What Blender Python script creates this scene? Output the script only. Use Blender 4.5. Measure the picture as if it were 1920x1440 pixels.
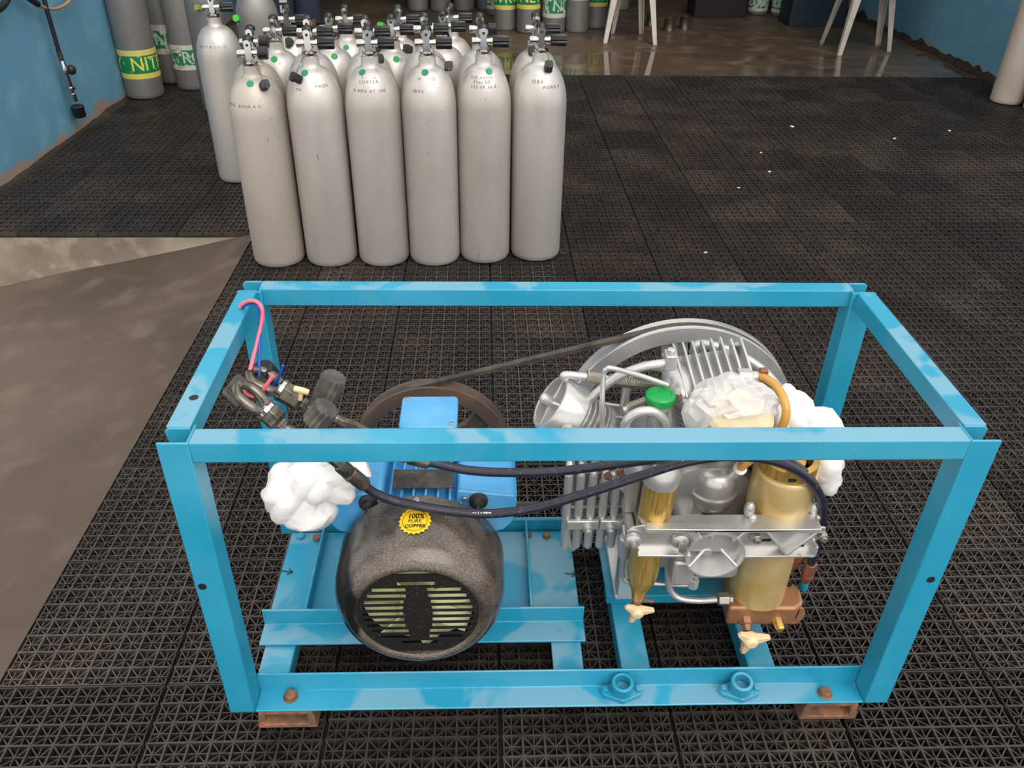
import bpy, bmesh, math, random
from mathutils import Vector, Matrix, noise
from mathutils.bvhtree import BVHTree

for o in list(bpy.data.objects): bpy.data.objects.remove(o)
S = bpy.context.scene
COL = S.collection
PI = math.pi
random.seed(7)

# ---------------------------------------------------------------- camera
CAM = Vector((0.4181, -0.8435, 1.2524)); PITCH, YAW, ROLL, FPX = 0.5835, 0.0409, 0.0163, 1548.0
_f = Vector((math.sin(YAW)*math.cos(PITCH), math.cos(YAW)*math.cos(PITCH), -math.sin(PITCH)))
_r = Vector((math.cos(YAW), -math.sin(YAW), 0)); _u = _r.cross(_f)
_R = _r*math.cos(ROLL) + _u*math.sin(ROLL); _U = -_r*math.sin(ROLL) + _u*math.cos(ROLL)
cd = bpy.data.cameras.new('camera'); cam = bpy.data.objects.new('camera', cd); COL.objects.link(cam)
cd.sensor_width = 36; cd.lens = FPX*36/1920; cd.clip_start = .02
cam.matrix_world = Matrix(((_R.x, _U.x, -_f.x, CAM.x), (_R.y, _U.y, -_f.y, CAM.y), (_R.z, _U.z, -_f.z, CAM.z), (0, 0, 0, 1)))
S.camera = cam

def ray(px, py): return _f + _R*((px-960)/FPX) - _U*((py-720)/FPX)
def at(px, py, Y):                     # point of the place seen at photo pixel, at depth Y
    d = ray(px, py); return CAM + d*((Y-CAM.y)/d.y)
def atz(px, py, Z):
    d = ray(px, py); return CAM + d*((Z-CAM.z)/d.z)

# ---------------------------------------------------------------- light
w = bpy.data.worlds.new('overcast_sky'); S.world = w; w.use_nodes = True
bg = w.node_tree.nodes['Background']; bg.inputs[0].default_value = (1.0, .985, .965, 1); bg.inputs[1].default_value = 1.0
sl = bpy.data.lights.new('sun', 'SUN'); so = bpy.data.objects.new('sun', sl); COL.objects.link(so)
sl.energy = 1.5; sl.angle = math.radians(50); sl.color = (1, .97, .92)
so.rotation_euler = Vector((.35, -.75, 1.0)).to_track_quat('Z', 'Y').to_euler()
S.view_settings.view_transform = 'Standard'; S.view_settings.look = 'None'
S.view_settings.exposure = 0.45; S.view_settings.gamma = 1; S.view_settings.use_curve_mapping = False

# ---------------------------------------------------------------- materials
def c(r, g, b):
    f = lambda v: (v/255/12.92) if v/255 <= .04045 else ((v/255+.055)/1.055)**2.4
    return (f(r), f(g), f(b), 1)
MATS = {}
def P(name, col, rough=.5, metal=0, var=(), bump=None, rvar=None, trans=0, coat=0, alpha=1, stretch=(1, 1, 1), spec=.5):
    """procedural material; var: (scale, colour, lo, hi[, detail]) layers mixed over the base by noise"""
    m = bpy.data.materials.new(name); m.use_nodes = True; nt = m.node_tree; N, L = nt.nodes, nt.links
    b = N['Principled BSDF']
    b.inputs['Base Color'].default_value = col; b.inputs['Roughness'].default_value = rough; b.inputs['Metallic'].default_value = metal
    b.inputs['Transmission Weight'].default_value = trans; b.inputs['Coat Weight'].default_value = coat; b.inputs['Alpha'].default_value = alpha
    b.inputs['Specular IOR Level'].default_value = spec
    tc = N.new('ShaderNodeTexCoord'); mp = N.new('ShaderNodeMapping'); mp.inputs['Scale'].default_value = stretch
    L.new(tc.outputs['Object'], mp.inputs['Vector'])
    oi = N.new('ShaderNodeObjectInfo'); mul = N.new('ShaderNodeMath'); mul.operation = 'MULTIPLY'; mul.inputs[1].default_value = 17.3
    L.new(oi.outputs['Random'], mul.inputs[0])
    def fac(scale, lo, hi, detail=4):
        n = N.new('ShaderNodeTexNoise'); n.noise_dimensions = '4D'; n.inputs['Scale'].default_value = scale; n.inputs['Detail'].default_value = detail
        L.new(mp.outputs[0], n.inputs['Vector']); L.new(mul.outputs[0], n.inputs['W'])
        r = N.new('ShaderNodeMapRange'); r.inputs[1].default_value = lo; r.inputs[2].default_value = hi; L.new(n.outputs['Fac'], r.inputs[0])
        return r.outputs[0]
    cur = None
    for v in var:
        fo = fac(v[0], v[2], v[3], v[4] if len(v) > 4 else 4)
        mx = N.new('ShaderNodeMix'); mx.data_type = 'RGBA'; L.new(fo, mx.inputs[0])
        if cur is None: mx.inputs[6].default_value = col
        else: L.new(cur, mx.inputs[6])
        mx.inputs[7].default_value = v[1]; cur = mx.outputs[2]
    if cur is not None: L.new(cur, b.inputs['Base Color'])
    if rvar: L.new(fac(*rvar), (lambda q: (q.inputs.__getitem__(0)))(_mr(N, L, b, rvar)))
    if bump:
        n = N.new('ShaderNodeTexNoise'); n.inputs['Scale'].default_value = bump[0]; n.inputs['Detail'].default_value = 5; L.new(mp.outputs[0], n.inputs['Vector'])
        bp = N.new('ShaderNodeBump'); bp.inputs['Strength'].default_value = bump[1]; bp.inputs['Distance'].default_value = bump[2] if len(bump) > 2 else .002
        L.new(n.outputs['Fac'], bp.inputs['Height']); L.new(bp.outputs[0], b.inputs['Normal'])
    MATS[name] = m; return m
def _mr(N, L, b, rv):
    r = N.new('ShaderNodeMapRange'); r.inputs[3].default_value = rv[4] if len(rv) > 4 else .1; r.inputs[4].default_value = b.inputs['Roughness'].default_value
    L.new(r.outputs[0], b.inputs['Roughness']); return r

def frame_paint(name, dust):
    m = P(name, c(28, 140, 172), .36, 0, [(5, c(52, 150, 180), .42, .68), (150, c(120, 170, 186), .70, .75), (46, c(116, 84, 64), .745, .78)], (140, .1, .001))
    nt = m.node_tree; N, L = nt.nodes, nt.links; b = N['Principled BSDF']; old = b.inputs['Base Color'].links[0].from_socket
    tc = N.new('ShaderNodeTexCoord'); n = N.new('ShaderNodeTexNoise'); n.inputs['Scale'].default_value = 6.5; n.inputs['Detail'].default_value = 3; n.inputs['Distortion'].default_value = .6; L.new(tc.outputs['Object'], n.inputs['Vector'])
    r = N.new('ShaderNodeMapRange'); r.inputs[1].default_value = .47; r.inputs[2].default_value = .52; r.inputs[4].default_value = dust; L.new(n.outputs['Fac'], r.inputs[0])
    ge = N.new('ShaderNodeNewGeometry'); sp = N.new('ShaderNodeSeparateXYZ'); L.new(ge.outputs['Normal'], sp.inputs[0])
    up = N.new('ShaderNodeMapRange'); up.inputs[1].default_value = .6; up.inputs[2].default_value = .9; up.inputs[3].default_value = .10; L.new(sp.outputs['Z'], up.inputs[0])   # dried dust lies on level faces
    mu = N.new('ShaderNodeMath'); mu.operation = 'MULTIPLY'; L.new(r.outputs[0], mu.inputs[0]); L.new(up.outputs[0], mu.inputs[1])
    mx = N.new('ShaderNodeMix'); mx.data_type = 'RGBA'; L.new(mu.outputs[0], mx.inputs[0]); L.new(old, mx.inputs[6]); mx.inputs[7].default_value = c(130, 164, 178); L.new(mx.outputs[2], b.inputs['Base Color'])
    return m
blue = frame_paint('blue_frame_paint', .6); blue_clean = frame_paint('blue_frame_paint_clean', .28)
motor_blue = P('bright_blue_paint', c(70, 154, 208), .32, 0, [(12, c(100, 170, 214), .45, .7), (200, c(190, 205, 215), .74, .78)], (60, .06, .001))
silver = P('silver_paint', c(205, 203, 201), .30, .62, [(14, c(182, 180, 178), .45, .7)], (90, .12, .001))
silver_dark = P('cast_aluminium', c(184, 182, 180), .34, .55, [(10, c(162, 160, 158), .45, .7)], (80, .15, .001))
brass = P('brushed_brass', c(206, 168, 92), .30, .6, [(60, c(150, 114, 52), .45, .75)], None, stretch=(6, 6, .4))
brass_satin = P('satin_gold_anodised', c(208, 182, 132), .33, .4, [(20, c(196, 164, 100), .4, .7)])
bronze = P('bronze_casting', c(168, 122, 88), .42, .45, [(25, c(136, 96, 66), .45, .7)], (80, .2, .001))
copper = P('copper_fitting', c(158, 106, 82), .4, .55, [(40, c(126, 82, 62), .4, .7)])
chrome = P('chrome', c(205, 203, 200), .12, 1)
steel_worn = P('worn_steel', c(120, 114, 104), .34, .8, [(70, c(82, 74, 64), .45, .65)], (150, .2, .001))
zinc = P('zinc_steel', c(176, 168, 156), .3, .8)
rust = P('rusty_iron', c(112, 84, 66), .8, .1, [(50, c(150, 104, 74), .45, .62), (14, c(78, 64, 56), .5, .7)], (120, .5, .002))
pulley_m = P('brown_cast_iron', c(104, 84, 72), .6, .35, [(30, c(140, 100, 74), .5, .7), (12, c(84, 76, 72), .45, .6)], (90, .3, .001))
black_rubber = P('black_rubber', c(28, 27, 28), .5, 0, [(80, c(54, 52, 50), .5, .8)])
black_plastic = P('black_plastic', c(20, 20, 22), .28)
knob_worn = P('worn_black_plastic', c(70, 68, 64), .5, 0, [(50, c(112, 106, 96), .45, .75)], (200, .3, .001))
belt_m = P('dusty_rubber_belt', c(84, 76, 66), .75, 0, [(20, c(56, 52, 48), .45, .6)], (200, .3, .001))
hose_m = P('dark_blue_hose', c(34, 33, 48), .32, 0, [(120, c(74, 68, 80), .58, .72), (300, c(170, 165, 165), .71, .74)], (400, .3, .001))
white_pl = P('white_plastic_bag', c(240, 236, 234), .38, 0, bump=(26, .5, .006), stretch=(1, .5, 1.6))
clear_pl = P('cloudy_plastic_film', c(236, 234, 234), .22, 0, trans=.2, alpha=.62, bump=(70, .3, .003))
beige = P('beige_filter_paper', c(214, 196, 160), .6, 0, [(30, c(196, 176, 138), .4, .7)])
amber = P('amber_tube', c(196, 146, 62), .25, 0, coat=.4)
pink = P('pink_insulation', c(232, 112, 124), .35)
blue_wire = P('blue_insulation', c(22, 72, 160), .35)
green_cap = P('green_cap_plastic', c(14, 148, 70), .38)
lime = P('lime_green_rubber', c(60, 178, 52), .45)
olive_lime = P('faded_lime_rubber', c(128, 158, 72), .5)
cream = P('cream_fan_plastic', c(222, 224, 172), .5)
wing_m = P('cream_knob_plastic', c(226, 198, 156), .5)
yellow = P('yellow_sticker', c(240, 196, 30), .4)
black_ink = P('black_ink', c(22, 20, 18), .6)
stamp_ink = P('stamped_grey', c(88, 84, 80), .7)
white_ink = P('worn_white_print', c(200, 198, 196), .6)
green_dot = P('green_dot_sticker', c(8, 116, 92), .45, 0, [(40, c(20, 140, 105), .45, .7)])
green_dot2 = P('bright_green_dot', c(8, 138, 70), .5)
tank_m = P('brushed_aluminium_tank', c(198, 193, 188), .42, .55, [(5, c(176, 170, 164), .4, .7), (120, c(120, 112, 106), .69, .74)], (200, .08, .001), stretch=(1, 1, .35))
tank_warm = P('dull_aluminium_tank', c(184, 176, 166), .5, .45, [(5, c(164, 156, 146), .4, .7), (120, c(110, 102, 96), .69, .74)], (200, .1, .001), stretch=(1, 1, .35))
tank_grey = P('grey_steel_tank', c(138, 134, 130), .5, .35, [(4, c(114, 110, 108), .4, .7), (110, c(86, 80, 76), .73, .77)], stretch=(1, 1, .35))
tank_pale = P('pale_painted_tank', c(206, 192, 178), .5, .1, [(4, c(188, 172, 158), .4, .7)])
band_green = P('green_band', c(10, 130, 72), .5, 0, [(38, c(214, 208, 190), .60, .66), (16, c(20, 112, 66), .45, .7)])
band_green_worn = P('worn_green_band', c(14, 128, 80), .55, 0, [(34, c(210, 206, 192), .52, .58)])
band_yellow = P('yellow_band', c(222, 204, 84), .5, 0, [(26, c(206, 196, 150), .48, .64)])
band_white = P('white_band', c(206, 200, 186), .55, 0, [(30, c(178, 168, 150), .5, .66)])
letter_yellow = P('yellow_letters', c(226, 216, 96), .5, 0, [(60, c(196, 200, 150), .55, .7)])
letter_white = P('white_letters', c(200, 204, 190), .55, 0, [(60, c(96, 156, 120), .56, .66)])
navy = P('navy_cloth', c(40, 46, 66), .85, 0, [(8, c(54, 60, 80), .4, .7)], (300, .3, .002))
skin = P('skin', c(122, 74, 52), .55)
chair_m = P('white_chair_plastic', c(206, 196, 184), .45, 0, [(9, c(186, 174, 160), .45, .7)])
crumb_m = P('pale_crumb', c(214, 200, 160), .7)
moss = P('dirt_and_moss', c(36, 29, 22), .95, 0, [(30, c(62, 50, 36), .45, .7)])

def mat_tile():
    m = P('black_mat_plastic', c(50, 45, 43), .36, 0, [(2.6, c(72, 64, 58), .46, .68), (55, c(28, 26, 27), .5, .72), (260, c(112, 100, 88), .66, .78)], (500, .3, .001), spec=.5)
    nt = m.node_tree; N, L = nt.nodes, nt.links; b = N['Principled BSDF']; old = b.inputs['Base Color'].links[0].from_socket
    oi = N.new('ShaderNodeObjectInfo'); r = N.new('ShaderNodeMapRange'); r.inputs[3].default_value = .85; r.inputs[4].default_value = 1.15; L.new(oi.outputs['Random'], r.inputs[0])
    hs = N.new('ShaderNodeHueSaturation'); L.new(r.outputs[0], hs.inputs['Value']); L.new(old, hs.inputs['Color']); L.new(hs.outputs[0], b.inputs['Base Color'])
    return m
tile_m = mat_tile()
under_m = P('dirty_mat_base', c(15, 13, 12), .7, 0, [(60, c(34, 29, 25), .55, .75)])

def concrete(name, a, b_, d, wet=None, sc=1.0):
    m = P(name, a, .75, 0, [(1.6*sc, b_, .38, .66), (7*sc, d, .5, .72), (90*sc, c(150, 138, 120), .74, .8)], (30, .35, .004))
    if wet:
        nt = m.node_tree; N, L = nt.nodes, nt.links; b = N['Principled BSDF']
        tc = N.new('ShaderNodeTexCoord'); mp = N.new('ShaderNodeMapping'); mp.inputs['Scale'].default_value = (.45, 1.3, 1)
        n = N.new('ShaderNodeTexNoise'); n.inputs['Scale'].default_value = 1.5; n.inputs['Detail'].default_value = 4
        L.new(tc.outputs['Object'], mp.inputs[0]); L.new(mp.outputs[0], n.inputs['Vector'])
        sp = N.new('ShaderNodeSeparateXYZ'); L.new(tc.outputs['Object'], sp.inputs[0])
        g = N.new('ShaderNodeMapRange'); g.inputs[1].default_value = 4.5; g.inputs[2].default_value = 6.2; g.inputs[3].default_value = .30; g.inputs[4].default_value = -.12
        L.new(sp.outputs['Y'], g.inputs[0])
        ad = N.new('ShaderNodeMath'); L.new(n.outputs['Fac'], ad.inputs[0]); L.new(g.outputs[0], ad.inputs[1])
        r = N.new('ShaderNodeMapRange'); r.inputs[1].default_value = .52; r.inputs[2].default_value = .62; r.inputs[3].default_value = .5; r.inputs[4].default_value = .06
        L.new(ad.outputs[0], r.inputs[0]); L.new(r.outputs[0], b.inputs['Roughness'])
        bp = [x for x in N if x.type == 'BUMP'][0]
        r2 = N.new('ShaderNodeMapRange'); r2.inputs[1].default_value = .52; r2.inputs[2].default_value = .62; r2.inputs[3].default_value = .3; r2.inputs[4].default_value = .01
        L.new(ad.outputs[0], r2.inputs[0]); L.new(r2.outputs[0], bp.inputs['Strength'])
    return m
wet_conc = concrete('wet_concrete', c(98, 82, 66), c(74, 60, 48), c(118, 100, 80), wet=True)
apron_conc = concrete('apron_concrete', c(84, 70, 58), c(66, 55, 44), c(97, 83, 70))
riser_conc = concrete('riser_concrete', c(142, 130, 114), c(110, 98, 84), c(156, 146, 130), sc=2)

def wall_mat(name):
    m = P(name, c(104, 158, 184), .6, 0, [(2.2, c(92, 146, 174), .4, .68), (9, c(122, 170, 190), .5, .75)], (25, .2, .003))
    nt = m.node_tree; N, L = nt.nodes, nt.links; b = N['Principled BSDF']
    old = b.inputs['Base Color'].links[0].from_socket
    tc = N.new('ShaderNodeTexCoord'); sp = N.new('ShaderNodeSeparateXYZ'); L.new(tc.outputs['Object'], sp.inputs[0])
    n = N.new('ShaderNodeTexNoise'); n.inputs['Scale'].default_value = 3.5; n.inputs['Detail'].default_value = 8; n.inputs['Roughness'].default_value = .62; L.new(tc.outputs['Object'], n.inputs['Vector'])
    # peeled plaster near the floor: a stain with a ragged noisy edge
    mu = N.new('ShaderNodeMath'); mu.operation = 'MULTIPLY_ADD'; mu.inputs[1].default_value = -3.4; mu.inputs[2].default_value = .40; L.new(sp.outputs['Z'], mu.inputs[0])
    ad = N.new('ShaderNodeMath'); L.new(n.outputs['Fac'], ad.inputs[0]); L.new(mu.outputs[0], ad.inputs[1])
    r = N.new('ShaderNodeMapRange'); r.inputs[1].default_value = .76; r.inputs[2].default_value = .86; L.new(ad.outputs[0], r.inputs[0])
    mx = N.new('ShaderNodeMix'); mx.data_type = 'RGBA'; L.new(r.outputs[0], mx.inputs[0]); L.new(old, mx.inputs[6]); mx.inputs[7].default_value = c(158, 138, 124)
    L.new(mx.outputs[2], b.inputs['Base Color'])
    return m
wall_m = wall_mat('blue_painted_plaster')
wall_dark = P('dim_plaster', c(110, 96, 84), .8, 0, [(2, c(84, 72, 62), .4, .7)], (20, .2, .003))

def cover_mat():
    m = P('dusty_black_paint', c(24, 23, 23), .3, 0, (), (220, .25, .001), coat=.4)
    m.node_tree.nodes['Principled BSDF'].inputs['Coat Roughness'].default_value = .18
    nt = m.node_tree; N, L = nt.nodes, nt.links; b = N['Principled BSDF']
    tc = N.new('ShaderNodeTexCoord')
    n = N.new('ShaderNodeTexNoise'); n.inputs['Scale'].default_value = 520; n.inputs['Detail'].default_value = 3; L.new(tc.outputs['Object'], n.inputs['Vector'])
    n2 = N.new('ShaderNodeTexNoise'); n2.inputs['Scale'].default_value = 14; n2.inputs['Detail'].default_value = 4; L.new(tc.outputs['Object'], n2.inputs['Vector'])
    ge = N.new('ShaderNodeNewGeometry'); sp = N.new('ShaderNodeSeparateXYZ'); L.new(ge.outputs['Normal'], sp.inputs[0])
    up = N.new('ShaderNodeMapRange'); up.inputs[1].default_value = -.75; up.inputs[2].default_value = .15; L.new(sp.outputs['Z'], up.inputs[0])     # dust settles on upward faces
    d2 = N.new('ShaderNodeMapRange'); d2.inputs[1].default_value = .25; d2.inputs[2].default_value = .6; L.new(n2.outputs['Fac'], d2.inputs[0])
    du = N.new('ShaderNodeMath'); du.operation = 'MULTIPLY'; L.new(up.outputs[0], du.inputs[0]); L.new(d2.outputs[0], du.inputs[1])
    po = N.new('ShaderNodeSeparateXYZ'); L.new(tc.outputs['Object'], po.inputs[0])
    # a wiped strip on the left flank
    dx = N.new('ShaderNodeMath'); dx.operation = 'MULTIPLY_ADD'; dx.inputs[1].default_value = 26; dx.inputs[2].default_value = 1.75; L.new(po.outputs['X'], dx.inputs[0])
    dn = N.new('ShaderNodeMath'); dn.operation = 'MULTIPLY_ADD'; dn.inputs[1].default_value = 1.5; L.new(n2.outputs['Fac'], dn.inputs[0]); L.new(dx.outputs[0], dn.inputs[2])
    wi = N.new('ShaderNodeMapRange'); wi.inputs[1].default_value = .05; wi.inputs[2].default_value = .35; L.new(dn.outputs[0], wi.inputs[0])
    du2 = N.new('ShaderNodeMath'); du2.operation = 'MULTIPLY'; L.new(du.outputs[0], du2.inputs[0]); L.new(wi.outputs[0], du2.inputs[1])
    mxd = N.new('ShaderNodeMix'); mxd.data_type = 'RGBA'; mxd.inputs[6].default_value = c(66, 60, 56); mxd.inputs[7].default_value = c(124, 110, 98)
    dr = N.new('ShaderNodeMapRange'); dr.inputs[1].default_value = .4; dr.inputs[2].default_value = .68; L.new(n.outputs['Fac'], dr.inputs[0]); L.new(dr.outputs[0], mxd.inputs[0])
    mx = N.new('ShaderNodeMix'); mx.data_type = 'RGBA'; mx.inputs[6].default_value = c(22, 21, 21); L.new(mxd.outputs[2], mx.inputs[7]); L.new(du2.outputs[0], mx.inputs[0])
    L.new(mx.outputs[2], b.inputs['Base Color'])
    rr = N.new('ShaderNodeMapRange'); rr.inputs[3].default_value = .16; rr.inputs[4].default_value = .36; L.new(du2.outputs[0], rr.inputs[0]); L.new(rr.outputs[0], b.inputs['Roughness'])
    return m
cover_m = cover_mat()
plate_m = P('dusty_black_plate', c(44, 40, 38), .6, 0, [(60, c(84, 76, 70), .42, .7), (260, c(140, 128, 116), .66, .74)], (200, .2, .001))

# ---------------------------------------------------------------- helpers
ORG = {}                                 # origin of every parent, meshes are given in place and stored relative to it
def basis(w_):
    w_ = Vector(w_).normalized(); a = Vector((0, 0, 1)) if abs(w_.z) < .9 else Vector((1, 0, 0))
    u = a.cross(w_).normalized(); return u, w_.cross(u), w_
def smooth_path(pts, k=6, closed=False):
    pts = [Vector(p) for p in pts]; n = len(pts); out = []
    if n < 3: return pts
    rng = range(n if closed else n-1)
    for i in rng:
        g = lambda j: pts[j % n] if closed else pts[max(0, min(n-1, j))]
        a, b, c_, d = g(i-1), g(i), g(i+1), g(i+2)
        for s in range(k):
            t = s/k
            out.append(.5*((2*b) + (c_-a)*t + (2*a-5*b+4*c_-d)*t*t + (3*b-a-3*c_+d)*t**3))
    if not closed: out.append(pts[-1])
    return out
class MB:
    def __init__(s): s.bm = bmesh.new()
    def ring(s, pts): return [s.bm.verts.new(p) for p in pts]
    def skin(s, rings, closed=False, caps=True):
        n = len(rings[0]); m = len(rings)
        for i in range(m if closed else m-1):
            a, b = rings[i], rings[(i+1) % m]
            for j in range(n): s.bm.faces.new((a[j], a[(j+1) % n], b[(j+1) % n], b[j]))
        if caps and not closed:
            s.bm.faces.new(rings[0][::-1]); s.bm.faces.new(rings[-1])
        return s
    def box(s, lo, hi, M=None):
        p = [Vector((x, y, z)) for z in (lo[2], hi[2]) for y in (lo[1], hi[1]) for x in (lo[0], hi[0])]
        if M is not None: p = [M @ q for q in p]
        v = s.ring(p)
        for f in ((0, 2, 3, 1), (4, 5, 7, 6), (0, 1, 5, 4), (2, 6, 7, 3), (0, 4, 6, 2), (1, 3, 7, 5)): s.bm.faces.new([v[i] for i in f])
        return s
    def lathe(s, prof, o, axis=(0, 0, 1), n=28, caps=True):
        u, v, w_ = basis(axis); o = Vector(o)
        rs = [s.ring([o + w_*h + (u*math.cos(2*PI*j/n) + v*math.sin(2*PI*j/n))*max(r, 1e-5) for j in range(n)]) for r, h in prof]
        return s.skin(rs, caps=caps)
    def cyl(s, a, b, r, r2=None, n=20, caps=True):
        a, b = Vector(a), Vector(b); return s.lathe([(r, 0), (r if r2 is None else r2, (b-a).length)], a, b-a, n, caps)
    def tube(s, pts, r, n=10, k=6, closed=False, sm=True):
        p = smooth_path(pts, k, closed) if sm else [Vector(q) for q in pts]; m = len(p); rs = []; pu = None
        for i in range(m):
            t = (p[(i+1) % m]-p[i-1]) if closed else (p[min(i+1, m-1)]-p[max(i-1, 0)])
            t.normalize()
            if pu is None: u = basis(t)[0]
            else: u = (pu - t*pu.dot(t)).normalized()
            pu = u; v = t.cross(u); rr = r(i/(m-1)) if callable(r) else r
            rs.append(s.ring([p[i] + (u*math.cos(2*PI*j/n) + v*math.sin(2*PI*j/n))*rr for j in range(n)]))
        return s.skin(rs, closed)
    def prism(s, poly, o, u, v, d):                       # polygon in the (u, v) plane, extruded along d
        o, u, v, d = Vector(o), Vector(u), Vector(v), Vector(d)
        a = s.ring([o+u*x+v*y for x, y in poly]); b = s.ring([o+u*x+v*y+d for x, y in poly])
        return s.skin([a, b])
    def holed(s, outer, inner, o, u, v, d):               # plate with one hole (same vertex count)
        o, u, v, d = Vector(o), Vector(u), Vector(v), Vector(d)
        q = lambda P_, e: s.ring([o+u*x+v*y+e for x, y in P_])
        z = Vector((0, 0, 0)); A, B, C_, D = q(outer, z), q(outer, d), q(inner, d), q(inner, z); n = len(outer)
        for a, b in ((A, B), (B, C_), (C_, D), (D, A)):
            for j in range(n): s.bm.faces.new((a[j], a[(j+1) % n], b[(j+1) % n], b[j]))
        return s
    def sphere(s, o, r, sc=(1, 1, 1), sub=2):
        M = Matrix.Translation(o) @ Matrix.Diagonal((r*sc[0], r*sc[1], r*sc[2], 1)); bmesh.ops.create_icosphere(s.bm, subdivisions=sub, radius=1, matrix=M); return s
    def hexbolt(s, o, axis, r, h):
        return s.lathe([(r, 0), (r, h*.85), (r*.85, h)], o, axis, 6)
    def angle(s, a, b, d1, w1, d2, w2, t=.004):           # angle iron: corner line a-b, flanges along d1 and d2
        a, b, d1, d2 = Vector(a), Vector(b), Vector(d1), Vector(d2)
        return s.prism([(0, 0), (w1, 0), (w1, t), (t, t), (t, w2), (0, w2)], a, d1, d2, b-a)
    def build(s, name, mat, parent=None, bevel=0, angle=38, seg=2, local=False):
        bmesh.ops.recalc_face_normals(s.bm, faces=s.bm.faces)
        me = bpy.data.meshes.new(name)
        off = ORG.get(parent.name, Vector()) if parent and not local else Vector()
        if off.length: bmesh.ops.translate(s.bm, verts=s.bm.verts, vec=-off)
        s.bm.to_mesh(me); s.bm.free()
        for p in me.polygons: p.use_smooth = True
        me.set_sharp_from_angle(angle=math.radians(angle)); me.materials.append(mat)
        o = bpy.data.objects.new(name, me); COL.objects.link(o)
        if parent: o.parent = parent; ORG[o.name] = off
        if bevel:
            b = o.modifiers.new('bevel', 'BEVEL'); b.width = bevel; b.segments = seg; b.limit_method = 'ANGLE'; b.angle_limit = math.radians(40); b.harden_normals = False
        return o
def thing(name, label, cat, loc=(0, 0, 0), group=None, kind=None):
    o = bpy.data.objects.new(name, None); COL.objects.link(o); o.location = loc; o.empty_display_size = .05
    ORG[o.name] = Vector(loc); return tag(o, label, cat, group, kind)
def tag(o, label=None, cat=None, group=None, kind=None):
    if label: o['label'] = label
    if cat: o['category'] = cat
    if group: o['group'] = group
    if kind: o['kind'] = kind
    return o
def copy_part(o, parent):
    q = o.copy(); COL.objects.link(q); q.parent = parent
    for ch in o.children: copy_part(ch, q)
    return q
def circle(r, n=24, cx=0, cy=0, ry=None, ph=0): return [(cx+r*math.cos(2*PI*i/n+ph), cy+(ry or r)*math.sin(2*PI*i/n+ph)) for i in range(n)]
def rrect(w_, h, r, cx=0, cy=0, n=4):
    out = []
    for qx, qy, a0 in ((1, 1, 0), (-1, 1, 90), (-1, -1, 180), (1, -1, 270)):
        for i in range(n+1):
            a = math.radians(a0+90*i/n); out.append((cx+qx*(w_/2-r)+r*math.cos(a), cy+qy*(h/2-r)+r*math.sin(a)))
    return out
TEXT = {}
def text_mesh(body, size, xscale=1.0, shear=0, bold=0, align='CENTER', spacing=1.0):
    cu = bpy.data.curves.new('lettering', 'FONT'); cu.body = body; cu.size = size; cu.align_x = align; cu.align_y = 'CENTER'; cu.shear = shear; cu.offset = bold; cu.space_character = spacing
    cu.resolution_u = 3
    o = bpy.data.objects.new('lettering', cu); COL.objects.link(o)
    me = bpy.data.meshes.new_from_object(o.evaluated_get(bpy.context.evaluated_depsgraph_get()))
    bpy.data.objects.remove(o)
    bm = bmesh.new(); bm.from_mesh(me); bpy.data.meshes.remove(me)
    for v in bm.verts: v.co.x *= xscale
    return bm
def obj_from_bm(name, bm, mat, parent=None):
    me = bpy.data.meshes.new(name); bm.to_mesh(me); bm.free(); me.materials.append(mat)
    o = bpy.data.objects.new(name, me); COL.objects.link(o)
    if parent: o.parent = parent; ORG[o.name] = ORG.get(parent.name, Vector())
    return o
def wrap_text(bm, fn, cut=.004):
    # subdivide long edges so that letters follow the curved surface, then map (x, y) by fn
    for _ in range(4):
        es = [e for e in bm.edges if abs(e.verts[0].co.x-e.verts[1].co.x) > cut]
        if not es: break
        bmesh.ops.subdivide_edges(bm, edges=es, cuts=1); bmesh.ops.triangulate(bm, faces=[f for f in bm.faces if len(f.verts) > 4])
    for v in bm.verts: v.co = fn(v.co.x, v.co.y)
    return bm

# ================================================================ SETTING
XE, YE = -.445, 2.095                     # inner corner of the mat
SX, SY = .294, .302
xs0, ys0 = 1.0305, 2.816
XL, XR, YB = -1.60, 3.70, 4.628
floor = MB().box((XL-.3, YE, -.30), (XR+.3, YB+.01, -.017)).box((XE, -1.6, -.30), (XR+.3, YE, -.017)).build('floor', under_m)
tag(floor, 'black grid mat floor made of square interlocking plastic tiles', kind='structure')
fb = MB().box((XL-.3, YB+.01, -.30), (XR+.3, 9.6, -.012)).build('floor_back_room', wet_conc)
tag(fb, 'bare brown concrete floor with puddles beyond the black mat', kind='structure')

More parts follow.
